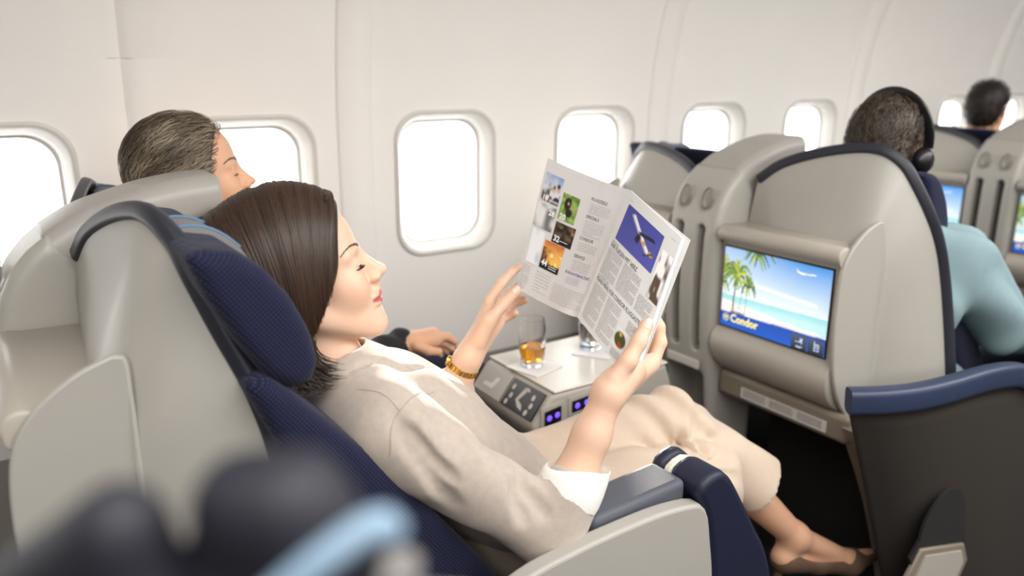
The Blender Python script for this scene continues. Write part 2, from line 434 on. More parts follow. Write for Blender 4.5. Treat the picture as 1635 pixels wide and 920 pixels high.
# dado below the windows
zs = np.linspace(0, .5, 8)
raw('dado', [wall_pt(x, z, -.004) for z in zs for x in (-2.6, 7.6)], grid(8, 2), 'dado', wall)
for za, zb in ((.45, .80), (1.31, 2.0)):
    zs = np.linspace(za, zb, 12); raw('leak_backing', [wall_pt(x, z, .03) for z in zs for x in (-2.6, 7.6)], grid(12, 2), 'wall', wall)  # unseen backing added to block daylight leaking through gaps between panel meshes
def ringpts(w, h, r, xc, dy, n=9):
    dy = dy*.62 if dy > .01 else dy
    return [(xc+x, wally(WZ+z)+dy, WZ+z) for x, z in rrect(w, h, r, n)]
for i, m in enumerate(range(-3, 10)):
    xc = WX+m*WP
    R = [ringpts(.168, .212, .085, xc, .0), ringpts(.166, .210, .084, xc, -.006), ringpts(.160, .204, .080, xc, -.008), ringpts(.154, .198, .077, xc, -.003),
         ringpts(.150, .194, .076, xc, .012), ringpts(.143, .187, .074, xc, .03), ringpts(.138, .182, .072, xc, .055), ringpts(.136, .180, .071, xc, .075), ringpts(.129, .173, .068, xc, .078), ringpts(.128, .172, .068, xc, .10)]
    o = loft('window_%d' % (i+1), R, 'surround', None, cap=False, sharp=60)
    tag(o, 'rounded white cabin window surround glowing with daylight', 'window', kind='structure', group='cabin windows')
    for dy, nm in ((.081, 'pane'), (.097, 'pane')):
        P = ringpts(.1295 if dy < .09 else .128, .1735 if dy < .09 else .172, .068, xc, dy); raw(nm, P, [tuple(range(len(P)))], 'pane', o, smooth=False)
# overhead: bins, ceiling, far side
prof = [(1.76, 1.965), (1.72, 1.955), (1.40, 1.93), (1.22, 1.93), (1.15, 1.96), (1.10, 2.06), (1.03, 2.17), (.9, 2.24), (.5, 2.28), (-.3, 2.3), (-1.1, 2.28), (-2.0, 2.2), (-2.5, 1.9), (-2.55, 1.4)]
prof = cr(np.array([(0, a, b) for a, b in prof]), 40)
raw('ceiling', [(x, p[1], p[2]) for p in prof for x in (-2.6, 8)], grid(40, 2), 'ceil'); tag(bpy.data.objects['ceiling'], 'white curved cabin ceiling and bin line', 'ceiling', kind='structure')

for nm, lo, hi, lb in (('wall_right', (-2.6, -2.62, 0), (8, -2.54, 1.45), 'plain taupe cabin wall on the far side of the aisle'), ('wall_back', (-2.66, -2.6, 0), (-2.58, 2.2, 2.35), 'plain bulkhead at the rear of the cabin'), ('wall_front', (7.58, -2.6, 0), (7.66, 2.2, 2.35), 'plain bulkhead at the front of the cabin')):
    tag(box(nm, lo, hi, 'bulk'), lb, 'wall', kind='structure')

# ------------------------------------------------------------------ seats
def cru(P, n):
    """Catmull-Rom, uniform in index"""
    P = np.asarray(P, float); Q = np.vstack([2*P[0]-P[1], P, 2*P[-1]-P[-2]]); out = []
    for t in np.linspace(0, len(P)-1, n):
        i = min(int(t), len(P)-2); u = t-i; a, b, c, d = Q[i:i+4]
        out.append(.5*((2*b)+(-a+c)*u+(2*a-5*b+4*c-d)*u*u+(-a+3*b-3*c+d)*u**3))
    return np.array(out)
T_EDGE = [(.085, 1.303, 1.105), (.10, 1.25, 1.147), (.12, 1.17, 1.178), (.14, 1.08, 1.197), (.152, 1.02, 1.195), (.166, .98, 1.170), (.175, .955, 1.135), (.196, .925, 1.07), (.221, .905, 1.0), (.24, .89, .915), (.25, .87, .80), (.252, .85, .69)]
I_EDGE = [(.078, 1.316, 1.0), (.074, 1.25, 1.0), (.07, 1.17, 1.0), (.066, 1.09, 1.0), (.066, 1.03, 1.0), (.07, .99, .985), (.082, .972, .96), (.080, .958, .92), (.080, .952, .86), (.080, .950, .78), (.078, .950, .70), (.074, .950, .60)]
SCR_W, SCR_H = .306, .203
def paint_screen():
    nx, ny = 190, 124
    S, Tt = np.meshgrid(np.linspace(0, 1, nx), np.linspace(0, 1, ny), indexing='xy')   # S left->right, Tt up
    c = np.zeros((ny, nx, 3))
    def put(mask, col): c[mask] = np.array(s2l(*col)) if not isinstance(col, np.ndarray) else col[mask]
    def mixc(a, b, t): t = np.clip(t, 0, 1)[..., None]; return np.array(s2l(*a))*(1-t)+np.array(s2l(*b))*t
    sky = mixc((232, 246, 252), (78, 152, 226), np.clip((Tt-.42)/.58, 0, 1)**.9*(.55+.45*np.clip(S*1.3, 0, 1)))
    c[:] = sky
    hz = .40+.03*S; cloud = np.exp(-((Tt-.60+.10*(S-.4))/.022)**2)*(S > .3)*(S < .9)*.6
    c[:] = c*(1-cloud[..., None])+cloud[..., None]
    sea = mixc((150, 218, 226), (196, 236, 240), (hz-Tt)/.1+.3*np.sin(S*40)*.2)
    put(Tt < hz, sea)
    sh = .33-.10*S+.008*np.sin(S*30); sand = mixc((250, 248, 244), (232, 232, 232), .5+.5*np.sin(S*25+Tt*60)*(S > .5)); put(Tt < sh, sand)
    put((Tt < .215+.012*np.sin(S*22)) & (S > .42), (214, 218, 226))
    put(Tt < .185+.02*S, mixc((44, 98, 200), (36, 80, 178), Tt*5))
    def stroke(P, w, col):
        P = cr(np.array([(x, y, 0) for x, y in P]), 40)[:, :2]; d = np.full(S.shape, 9.)
        for i, (x, y) in enumerate(P):
            wi = w if np.isscalar(w) else w[0]+(w[1]-w[0])*i/39
            d = np.minimum(d, np.hypot((S-x)*1.52, Tt-y)/wi)
        put(d < 1, col)
    for b in (((.12, .20), (.125, .4), (.145, .66)), ((.18, .24), (.2, .42), (.23, .6)), ((.24, .2), (.25, .4), (.255, .55))):
        stroke(b, .012 if b[0][0] < .15 else .005, (120, 106, 92))
    r = random.Random(4)
    for cx, cy, L0, n in ((.145, .68, .22, 26), (.33, .98, .2, 16), (.255, .56, .12, 10), (-.02, .5, .12, 9), (.0, .74, .17, 9)):
        for k in range(n):
            a = 2*PI*k/n+r.uniform(-.2, .2); l = L0*r.uniform(.7, 1.1); ex = cx+l*.8*math.cos(a); ey = cy+l*.8*math.sin(a)-.07*abs(math.cos(a)); my = cy+l*.62*math.sin(a)+.05
            g = r.random(); col = (int(105+90*g), int(150+55*g), int(50+40*g)) if k % 3 else (92, 108, 78)
            stroke(((cx, cy), ((cx+ex)/2, my), (ex, ey)), (.02, .006), col)
    stroke(((.10, .195), (.15, .205), (.24, .2)), .01, (150, 135, 118))
    stroke(((.71, .895), (.76, .885), (.86, .9)), (.013, .008), (240, 242, 245)); stroke(((.71, .895), (.70, .925)), .009, (235, 225, 190)); stroke(((.78, .885), (.80, .872)), .006, (150, 160, 180))
    for x0, x1 in ((.705, .845), (.855, .99)):
        m = (S > x0) & (S < x1) & (Tt < .175); put(m, mixc((40, 48, 62), (84, 94, 112), Tt*5.5))
    return nx, ny, c.reshape(-1, 3)
SCREEN = paint_screen()
def make_seat(name, label, mirror, full=True):
    my = (lambda y: 2.81-y) if mirror else (lambda y: y)
    root = thing(name, label, 'airline seat', (.35, my(1.06), 0), 'shell seats along the cabin')
    mv = lambda P: [(p[0], my(p[1]), p[2]) for p in P]
    n, k = 66, 15; dz = .045 if mirror else 0.
    TE = [(a, b, 1.04+(c-1.04)*.70 if mirror and c > 1.04 else c) for a, b, c in T_EDGE]
    T = cru(TE, n); I = cru(I_EDGE, n); V = []
    for w in np.linspace(0, 1, k):
        Pw = T*(1-w)+I*w; bul = .016*math.sin(PI*w); Pw = Pw+np.array([-.6, -.35, 0])*bul*np.linspace(.2, 1, n)[:, None]
        V += mv(Pw)
    o = fixn(raw('shell', V, grid(k, n), 'shell', root, sharp=0))
    # inner skin so the shell has thickness
    V2 = [(x+.014, max(y-.012, 1.494) if mirror else min(y+.012, 1.316), z-.003) for x, y, z in V]
    raw('shell_lining', V2, grid(k, n), 'navyp', root, sharp=0)
    sweep('shell_trim', np.array(mv(T))+np.array([.004, 0, .004]), rrect(.0125, .0105, .007, 3), 'trim', root, up=(-.75, -.45 if not mirror else .45, .3))
    # screen housing: shelf, rolled lip, screen face, rounded belly
    lip = cr([(.0, 0, 1.003), (-.018, 0, 1.006), (-.033, 0, .998), (-.038, 0, .984), (-.031, 0, .970), (-.014, 0, .965)], 14)
    belly = cr([(-.012, 0, .737), (-.026, 0, .728), (-.037, 0, .706), (-.034, 0, .675), (-.012, 0, .64), (.03, 0, .612), (.085, 0, .60)], 18)
    prof = [(.09, 1.0)]+[(p[0], p[2]) for p in lip]+[(-.012, .955)]+[(p[0], p[2]) for p in belly]
    ys = [.972, .9735, .977, 1.311, 1.3145, 1.316]; sc = [.97, .99, 1, 1, .99, .97]
    cx, cz = .04, .8
    hs = loft('screen_housing', [[((x-cx)*s+cx, my(y), (z-cz)*s+cz) for x, z in prof] for y, s in zip(ys, sc)], 'hood', root, sharp=45)
    xs = -.0135; yL = 1.304; z0 = .747
    bz = box('bezel', (xs-.001, min(my(yL+.004), my(yL-SCR_W-.004)), z0-.004), (xs+.004, max(my(yL+.004), my(yL-SCR_W-.004)), z0+SCR_H+.004), 'black', hs)
    sx = (lambda s_: my(yL)+s_*SCR_W) if False else None
    # picture reads left to right when looking forward: +y is on the left
    ya = max(my(yL), my(yL-SCR_W))
    f3 = lambda x, y, d=.0: (xs-.0016-d, ya-x, z0+y)
    nx, ny, c = SCREEN
    VV = [f3(SCR_W*i/(nx-1), SCR_H*j/(ny-1)) for j in range(ny) for i in range(nx)]
    sc_o = raw('screen', VV, grid(ny, nx), 'screen', hs, smooth=False, cols=c)
    if full:
        fl = Flat(); fl.text('Condor', .032, .0145, .029, sx=.92, bold=.022)
        for kk in range(24):
            a, b = 2*PI*kk/24, 2*PI*(kk+1)/24; q = lambda r, t: (.018+r*math.cos(t), .0225+r*math.sin(t)); fl.poly([q(.0075, a), q(.0092, a), q(.0092, b), q(.0075, b)])
        fl.poly([(.010, .025), (.019, .025), (.025, .028), (.021, .021), (.015, .019), (.017, .0225), (.012, .0225)])
        fl.build('screen_logo', lambda x, y: f3(x, y, .0006), 'yellow', sc_o) if False else fl.build('screen_logo', lambda x, y: f3(x, y, .0006), 'yellow', hs)
        ic = Flat()
        ic.poly([(.236, .017), (.240, .0175), (.246, .023), (.2475, .028), (.2455, .0285), (.243, .026), (.237, .019)]); ic.poly([(.2385, .0275), (.244, .024), (.246, .025), (.2405, .0285)]); ic.poly([(.2445, .014), (.2465, .015), (.2455, .023), (.243, .0215)]); ic.rect(.227, .0175, .235, .019)
        ic.rect(.230, .007, .248, .0085); ic.rect(.230, .0045, .244, .006)
        for a, b, c_, d in ((.278, .010, .2798, .031), (.278, .009, .291, .0108), (.2895, .010, .2913, .026), (.2822, .014, .2836, .025), (.2858, .014, .2872, .025), (.278, .0245, .2913, .026)): ic.rect(a, b, c_, d)
        tag(ic.build('screen_icons', lambda x, y: f3(x, y, .0006), 'lcdgrey', hs), kind='stuff')
    # privacy fin beside the screen
    fin = cr([(.098, .968, 1.052), (.065, .969, 1.048), (.03, .970, 1.03), (-.008, .970, .998), (-.030, .970, .955), (-.039, .969, .88), (-.037, .968, .79), (-.022, .966, .70), (.01, .962, .632), (.055, .954, .585), (.075, .948, .57), (.085, .944, .60), (.093, .940, .70), (.097, .939, .80), (.099, .944, .90), (.1, .956, 1.0)], 70, True)
    plate('privacy_fin', mv(fin), 'shell', root, .012, .004, 3)
    # below the screen: bar with a printed label, dark footwell, slanting frame leg
    bar = box('footwell_bar', (.006, min(my(.93), my(1.316)), .548), (.075, max(my(.93), my(1.316)), .616), 'frame', root, .012)
    lb = plate('label_strip', mv([(.004, 1.235, .590), (.004, .985, .590), (.004, .985, .562), (.004, 1.235, .562)]), 'label', root, .002)
    fl = Flat()
    for b0 in (.008, .09, .172): fl.lines(b0, b0+.068, .004, .024, 5, .0022, int(b0*1000))
    yb = max(my(1.235), my(.985)); fl.build('label_print', lambda x, y: (.0026, yb-x, .562+y), 'ink', lb)
    leg = cr([(.02, .928, .60), (.045, .926, .545), (.085, .922, .47), (.135, .915, .36), (.19, .905, .2), (.235, .90, .02)], 24)
    sweep('frame_leg', mv(leg), rrect(.022, .02, .01, 3), 'frame', root, up=(1, 0, .4))
    lathe('rivet', [(0, .004), (.005, .003), (.0065, 0)], (.012, my(.945), .607), 'steel', root, 14, (-1, 0, 0))
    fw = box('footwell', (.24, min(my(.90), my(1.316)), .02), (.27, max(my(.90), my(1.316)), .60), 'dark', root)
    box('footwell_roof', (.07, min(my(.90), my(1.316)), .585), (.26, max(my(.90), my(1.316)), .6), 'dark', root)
    # cushions
    fr = [(.232, 1.03), (.262, 1.0), (.300, .955), (.36, .888), (.447, .778), (.528, .668), (.60, .56)]
    bk = [(.55, .50), (.44, .62), (.36, .73), (.285, .84), (.24, .93), (.205, 1.02)]
    bc = SDF().u(PG(fr+bk, .858, 1.262, .02)).cut(PG([(x+.028, z+.02) for x, z in fr]+[(.9, .7), (.6, 1.2)], .905, 1.215, .02), .03)
    mirr = (lambda s_: s_)
    def cushion(nm, sdf, lo, hi, h, m, par):
        V, F = surfnet(sdf, lo, hi, h); V = relax(V, F, 2)
        if mirror: V[:, 1] = 2.81-V[:, 1]; F = F[:, ::-1]
        return raw(nm, V, F, m, par, sharp=0)
    cushion('back_cushion', bc, (.15, .82, .45), (.75, 1.3, 1.1), .0085, 'navy', root)
    hrp = [(.182, 1.183), (.215, 1.176), (.245, 1.152), (.272, 1.115), (.292, 1.07), (.300, 1.03), (.290, 1.004), (.262, 1.0), (.235, 1.02), (.205, 1.07), (.175, 1.13), (.158, 1.18)]
    hr = SDF().u(PG(hrp, .868, 1.252, .022)).cut(EL((.345, 1.06, 1.08), (.125, .135, .2)), .03)
    hr = hr if not mirror else SDF().u(PG([(x, z-dz) for x, z in hrp], .868, 1.252, .022)).cut(EL((.345, 1.06, 1.08-dz), (.125, .135, .2)), .03)
    h_o = cushion('headrest', hr, (.12, .84, .96), (.34, 1.29, 1.23), .006, 'navy', root)
    cap = [(.150, 1.150), (.155, 1.172), (.166, 1.184), (.182, 1.1885), (.200, 1.187), (.217, 1.181), (.233, 1.170), (.248, 1.155), (.256, 1.142), (.24, 1.135), (.2, 1.165), (.17, 1.165), (.16, 1.145)]
    hc = loft('headrest_cover', [[(x, my(y), z-dz) for x, z in cap] for y in (.998, 1.003, 1.073, 1.078)], 'greycap', h_o, sharp=30)
    for yp in (1.0, 1.076): sweep('piping', cr([(x, my(yp), z+.001-dz) for x, z in cap[:8]], 30), circ(.0022, 8), 'piping', h_o, up=(0, 1, 0))
    # seam around the near wing of the headrest
    cs = SDF().u(RB((.83, 1.06, .47), (.27, .195, .06), .035)); cushion('seat_cushion', cs, (.5, .83, .38), (1.14, 1.29, .56), .012, 'navy', root)
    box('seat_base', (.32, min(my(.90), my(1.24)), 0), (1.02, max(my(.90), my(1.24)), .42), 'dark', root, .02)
    if full:
        # aisle side: brown panel, blue cap, light armrest panel, pad and end bolster
        top = cru([(-.155, .838, .72), (-.10, .797, .72), (-.03, .772, .72), (.06, .757, .72), (.2, .748, .715), (.34, .746, .69), (.46, .746, .655), (.6, .746, .62)], 40)
        xb = np.interp(np.linspace(0, 1, 40), [0, .25, .6, 1], [.16, .24, .4, .62]); V = []
        for w in np.linspace(0, 1, 14):
            Pw = top.copy(); Pw[:, 2] = top[:, 2]*(1-w)+.03*w; Pw[:, 0] = top[:, 0]*(1-w)+xb*w+.0; Pw[:, 1] = top[:, 1]+.012*math.sin(PI*w)*0+.0
            V += list(Pw)
        sp = fixn(raw('side_panel', V, grid(14, 40), 'brown', root, sharp=0)); solid(sp, .012)
        # step light with arch recess
        arch = [(.005+.0, 0, .36)]+[(.115+.085*math.cos(a), 0, .40+.095*math.sin(a)) for a in np.linspace(PI, 0, 14)]+[(.23, 0, .30), (.02, 0, .33)]
        plate('light_recess', [(x, .7475-(.0 if x > .06 else (.06-x)*.15*-1), z) for x, _, z in arch], 'dark', sp, .006)
        st = plate('step_light', [(-.01, .756, .30), (.035, .75, .375), (.21, .744, .33), (.235, .742, .28), (.2, .742, .22), (.02, .754, .22)], 'frame', sp, .012, .004)
        plate('step_light_lens', [(.02, .746, .30), (.05, .743, .355), (.195, .737, .318), (.21, .736, .285), (.19, .736, .25), (.03, .744, .25)], 'conside', st, .004)
        cappath = cru([(-.158, .838, .735), (-.10, .797, .738), (-.03, .772, .738), (.06, .757, .738), (.2, .748, .735), (.33, .746, .715), (.42, .746, .68), (.5, .747, .64), (.6, .75, .58)], 60)
        sweep('armrest_cap', cappath, rrect(.02, .027, .013, 4), 'blue', root)
        lp = [(.42, .655), (.45, .69), (.521, .718), (.60, .728), (.674, .732), (.767, .732), (.834, .723), (.853, .712), (.865, .691), (.874, .645), (.886, .574), (.90, .42), (.90, .2), (.6, .2)]
        lp = [tuple(p) for p in cr([(a, 0, b) for a, b in lp[:12]], 40)[:, [0, 2]]]+lp[12:]
        plate('armrest_panel', [(x, .757, z) for x, z in lp], 'shell', root, .03, .006, 3)
        pd = raw('armrest_pad', [(.655, .775, .741), (.842, .772, .752), (.842, .85, .752), (.655, .85, .741), (.655, .775, .70), (.842, .772, .70), (.842, .85, .70), (.655, .85, .70)], [(0, 1, 2, 3), (7, 6, 5, 4), (0, 4, 5, 1), (1, 5, 6, 2), (2, 6, 7, 3), (3, 7, 4, 0)], 'pad', root); fixn(pd); bevel(pd, .012, 4)
        bo = cr([(.845, 0, .735), (.862, 0, .757), (.89, 0, .762), (.914, 0, .745), (.942, 0, .705), (.989, 0, .628), (1.025, 0, .567), (1.05, 0, .48), (1.04, 0, .36), (.93, 0, .34), (.905, 0, .45), (.889, 0, .574), (.868, 0, .68)], 60, True)
        b1 = plate('armrest_bolster', [(p[0], .782, p[2]) for p in bo], 'navyp', root, .074, .012, 4)
        sm = [(p[0]*.985+.0135, .826, (p[2]-.55)*.975+.55) for p in bo]
        plate('bolster_band', sm, 'offwhite', b1, .016, .004)
        plate('bolster_end', [(p[0], .848, p[2]) for p in bo], 'navyp', b1, .028, .01, 3)
    return root
s1 = make_seat('business_seat', 'beige shell seat that the reclining woman lies back in', False)
s2 = dup(s1, 1.52, 'beige shell seat with the palm beach screen on its back')
s3 = dup(s1, 3.04, 'farthest beige shell seat at the right edge of the frame')
w1 = make_seat('business_seat', 'beige window seat beside the man with grey hair', True, False)
w2 = dup(w1, 1.52, 'beige window seat behind the open magazine pages, with navy headrest')
w3 = dup(w1, 3.04, 'beige window seat in front of the dark-haired head, blue-lit screen on its back')

def shift_part(root, name, d):
    for c in root.children:
        if c.name.split('.')[0] == name: c.location = Vector(c.location)+Vector(d)
for r_ in (s2, s3): shift_part(r_, 'headrest', (.05, .075, -.03)); shift_part(r_, 'back_cushion', (.035, .06, -.01))     # upright seats
for r_ in (w2, w3): shift_part(r_, 'headrest', (0.01, -.045, .02))
def make_divider(label):
    root = thing('seat_divider', label, 'divider', (.1, 1.405, 0), 'dividers between the seat pairs')
    pr = [(.16, .02), (.02, .02), (.0, .30), (-.012, .5), (-.03, .66), (-.04, .80), (-.04, .92), (-.034, 1.0), (-.015, 1.06), (.015, 1.105), (.055, 1.137), (.10, 1.10), (.16, 1.0)]
    pr = [tuple(p) for p in cr([(a, 0, b) for a, b in pr[1:11]], 30)[:, [0, 2]]]+[(.12, 1.06), (.16, 1.0), (.16, .02)]
    D = SDF().u(PG(pr, 1.319, 1.491, .022))
    for yc in (1.372, 1.446): D.cut(PG([(-.1, .655), (.02, .655), (.02, .995), (-.1, .995)], yc-.0135, yc+.0135, .012), .004)
    for yc in (1.372, 1.446): D.cut(EL((-.027, yc, 1.06), (.02, .021, .034)), .004)
    D.cut(PG([(-.1, .05), (.10, .05), (.10, .60), (-.1, .60)], 1.345, 1.48, .02), .006)
    blob('column', D, (-.08, 1.29, 0), (.2, 1.53, 1.17), .0048, 'shell', root)
    for yc in (1.372, 1.446):
        box('slot_back', (.008, yc-.013, .65), (.014, yc+.013, 1.0), 'dark', root)
        P = np.array([(-.0185+.0+.55*(z*.5), yc+y, 1.062+z) for y, z in [(.015*math.cos(a), .025*math.sin(a)) for a in np.linspace(0, 2*PI, 28)]])
        sweep('cup_ring', P, circ(.0028, 8), 'frame', root, up=(-1, 0, .3))
    lb = box('slot_label', (-.033, 1.352, .606), (-.028, 1.468, .63), 'label', root, .002)
    # the cap that arches forward over the column
    V = []; cpts = cr([(.045, 1.405, 1.135), (.10, 1.405, 1.165), (.16, 1.405, 1.184), (.21, 1.405, 1.197), (.27, 1.405, 1.205), (.312, 1.405, 1.205)], 26)
    rings = []
    for i, p in enumerate(cpts):
        t = i/25; w = .082-.012*t; hgt = .135*(1-t)**1.3+.062; e = []
        for x, z in rrect(w, hgt/2, min(.03, hgt*.42), 6): e.append((p[0]+(z-hgt/2)*-.14*(1-t)*1.2, p[1]+x, p[2]+z-hgt/2))
        rings.append(e)
    c = loft('cap', rings, 'cap', root, sharp=50); bevel(c, .006, 3, 50)
    return root
d1 = make_divider('beige divider with arched cap between the woman and the grey-haired man')
d2 = dup(d1, 1.52, 'beige divider with two tall slots beside the palm beach screen')
d3 = dup(d1, 3.04, 'beige divider with two tall slots at the right edge of the frame')

# ------------------------------------------------------------------ drinks console
def make_console(label):
    root = thing('drinks_console', label, 'console', (1.1, 1.405, 0))
    pr = [(.90, .60), (.893, .625), (.945, .692), (1.29, .692), (1.34, .55), (1.34, .02), (.98, .02), (.96, .5)]
    bd = plate('body', [(x, 1.405, z) for x, z in pr], 'conside', root, .268, .012, 4)
    tp = plate('table_top', [(.952, 1.405, .692), (1.29, 1.405, .692), (1.29, 1.405, .698), (.95, 1.405, .698)], 'table', root, .272, .003)
    # sloping control face: two panels
    sl = lambda u, w, d=.0: (.897+.046*w-.9*.82*d-.0, 1.535-.26*u, .630+.058*w+.6*d)
    for nm, a, b, m in (('call_panel', .03, .46, 'label'), ('seat_control_panel', .50, .97, 'black')):
        plate(nm, [sl(a, .06, .003), sl(b, .06, .003), sl(b, .98, .003), sl(a, .98, .003)], m, root, .004, .001)
    f = Flat(); f.poly([(.70, .80), (.76, .86), (.70, .42), (.77, .34), (.80, .18), (.73, .22), (.66, .40)]); f.poly([(.70, .86), (.755, .90), (.79, .8), (.72, .76)])
    for a, b in ((.56, .72), (.58, .44), (.56, .2), (.86, .7), (.88, .45), (.86, .2)):
        f.poly([(a+.022*math.cos(t), b+.1*math.sin(t)) for t in np.linspace(0, 2*PI, 12)[:-1]])
    f.build('control_symbols', lambda u, w: sl(u, w, .0058), 'label', root)
    f2 = Flat(); f2.poly([(.15, .3), (.3, .3), (.34, .7), (.29, .7), (.26, .45), (.15, .42)]); f2.build('call_symbol', lambda u, w: sl(u, w, .0058), 'white', root)
    # side (aisle facing) buttons
    fs = lambda x, z, d=.0: (x, 1.2705-d, z)
    for (x0, x1, z0, z1, sk, n) in ((.925, .968, .622, .656, .006, 2), (1.0, 1.078, .638, .664, .006, 3)):
        q = [fs(x0, z0), fs(x1, z0+sk), fs(x1, z1+sk), fs(x0, z1)]
        plate('button_surround', [fs(x0-.01, z0-.01), fs(x1+.01, z0-.01+sk), fs(x1+.01, z1+.01+sk), fs(x0-.01, z1+.01)], 'conside', root, .004, .001)
        plate('button_panel', [tuple(np.array(p)-(0, .003, 0)) for p in q], 'black', root, .004)
        for k in range(n):
            c = (x0+(x1-x0)*(k+.5)/n, 1.2705-.0052, (z0+z1)/2+sk*(k+.5)/n)
            lathe('button', [(0, .001), (.006, .0008), (.007, 0)], c, 'purple', root, 14, (0, -1, 0))
    return root
k1 = make_console('beige drinks console with two glasses between the reading woman and her neighbour')

def glass(name, loc, label, fill, level):
    root = thing(name, label, 'glass', loc, 'tumblers on the drinks console'); x, y, z = loc
    prof = [(.0, .001), (.024, .001), (.027, .004), (.0305, .03), (.0325, .06), (.0318, .09), (.0285, .115), (.0270, .115), (.0302, .09), (.0308, .06), (.0288, .03), (.0255, .014), (.0, .0125)]
    lathe('tumbler', prof, loc, 'glass', root, 48)
    inn = [(.0, .0128), (.0254, .0143), (.0287, .03), (.0303, level-.002), (.0302, level), (.0, level)]
    lathe('drink', inn, loc, fill, root, 48)
    return root
for nm, (cx, cy), a, lb in (('napkin', (1.0, 1.415), .25, 'white paper napkin under the whisky glass'), ('napkin', (1.19, 1.42), .6, 'white paper napkin under the water glass')):
    s = .068; o = plate(nm, [(cx+s*math.cos(a+k*PI/2+PI/4), cy+s*math.sin(a+k*PI/2+PI/4), .7) for k in range(4)], 'napkin', None, .002)
    tag(o, lb, 'napkin', 'paper napkins on the console')
glass('whisky_glass', (1.0, 1.425, .7015), 'tumbler of amber whisky on the drinks console', 'whisky', .048)
glass('water_glass', (1.19, 1.44, .7015), 'tumbler of clear water half hidden by the magazine', 'water', .07)

# ------------------------------------------------------------------ magazine
def vnoise(x, y, s=1.0, seed=0):
    r = np.random.default_rng(seed); g = r.random((64, 64)); x = np.asarray(x)*s; y = np.asarray(y)*s
    xi = np.floor(x).astype(int); yi = np.floor(y).astype(int); fx = x-xi; fy = y-yi; fx = fx*fx*(3-2*fx); fy = fy*fy*(3-2*fy)
    q = lambda a, b: g[a % 64, b % 64]
    return (q(xi, yi)*(1-fx)+q(xi+1, yi)*fx)*(1-fy)+(q(xi, yi+1)*(1-fx)+q(xi+1, yi+1)*fx)*fy
mag = thing('magazine', 'open glossy magazine held up by the reclining woman', 'magazine', (0.7716, 0.9700, 0.9798))
ST, SB = np.array((0.9200, 1.0200, 1.1726)), np.array((0.7716, 0.9700, 0.9798))
LT, LB = np.array((0.8929, 1.2200, 1.2082)), np.array((0.7876, 1.1700, 0.9771))
RT, RB_ = np.array((0.8870, 0.8600, 1.1206)), np.array((0.7378, 0.8000, 0.9320))
def page_fn(Tp, Bt, To, Bo, amp, curl):
    n = np.cross(To-Tp, Tp-Bt); n /= np.linalg.norm(n)
    if n[0] > 0: n = -n
    def f(a, b, d=0.):
        """a: 0 spine .. 1 outer edge, b: 0 top .. 1 bottom"""
        p = (Tp*(1-b)+Bt*b)*(1-a)+(To*(1-b)+Bo*b)*a
        return tuple(p+n*(amp*math.sin(PI*a**.75)*(.35+.65*b)+curl*a**3+d))
    return f
fL = page_fn(ST, SB, LT, LB, -.019, .006); fR = page_fn(ST, SB, RT, RB_, .006, -.004)
def page(name, f, off=0., a1=1., b0=0., b1=1.):
    n, k = 25, 12
    return raw(name, [f(a1*i/(n-1), b0+(b1-b0)*j/(k-1), off) for j in range(k) for i in range(n)], grid(k, n), 'paper', mag, sharp=0)
pL = page('left_page', fL); pR = page('right_page', fR)
for i in range(5):   # the sheets underneath, fanned out a little
    solid(page('sheet', fR, -.0012-.0009*i, 1.003+.0025*i, -.002*i, 1), .0003, 0)
for i in range(3): solid(page('sheet', fL, -.0012-.001*i, .998+.002*i), .0003, 0)
# lifted right sheet
fR2 = page_fn(ST, SB, RT+np.array([.006, -.006, .002]), RB_, .006, -.008); page('lifted_sheet', fR2, -.006)
def photo(parent, f, a0, a1, b0, b1, fn, n=44):
    # x runs left to right in the print, y downward, both 0..1
    A, B = np.meshgrid(np.linspace(0, 1, n), np.linspace(0, 1, n), indexing='xy'); c = np.clip(fn(A, B), 0, 1)
    V = [f(a0+(a1-a0)*x, b0+(b1-b0)*y, .0006) for x, y in zip(A.ravel(), B.ravel())]
    return raw('photo', V, grid(n, n), 'photo', parent, cols=c.reshape(-1, 3))
def C3(*c): return np.array(s2l(*c))
def mix(a, b, t): t = np.clip(t, 0, 1)[..., None]; return a*(1-t)+b*t
def ph_people(x, y):
    c = mix(C3(120, 150, 200), C3(216, 216, 222), y*1.5+vnoise(x, y, 5, 1)*.6); c = mix(c, C3(110, 96, 92), (vnoise(x, y, 6, 2)*y*2.2-.5)*2.2)
    for cx, cy, r, col in ((.62, .52, .12, (214, 178, 160)), (.85, .45, .13, (206, 170, 150)), (.82, .33, .11, (60, 50, 46)), (.6, .42, .09, (110, 80, 60)), (.85, .95, .25, (60, 56, 76))): c = mix(c, C3(*col), ((r-np.hypot(x-cx, y-cy))/.05))
    return c
def ph_dog(x, y):
    c = mix(C3(96, 128, 52), C3(160, 186, 96), vnoise(x, y, 8, 3)*1.4-.2)
    c = mix(c, C3(46, 34, 28), (.24-np.hypot((x-.38), (y-.35)*.8))/.08); c = mix(c, C3(40, 32, 26), (.2-np.hypot((x-.55)*.8, (y-.66)))/.08); return mix(c, C3(196, 160, 130), (.08-np.hypot(x-.42, y-.33))/.05)
def ph_grey(x, y): return mix(C3(120, 118, 116), C3(225, 225, 224), vnoise(x, y, 3, 5)*1.5-.1+.3*np.sin(x*5))
def ph_food(x, y):
    c = mix(C3(40, 30, 26), C3(120, 96, 72), vnoise(x, y, 6, 6)*1.6-.4); c = mix(c, C3(170, 120, 96), (.1-np.hypot(x-.9, (y-.3)))/.05); c = mix(c, C3(96, 110, 66), (.1-np.hypot(x-.3, (y-.2)))/.06); return mix(c, C3(24, 20, 18), (y-.6)*6)
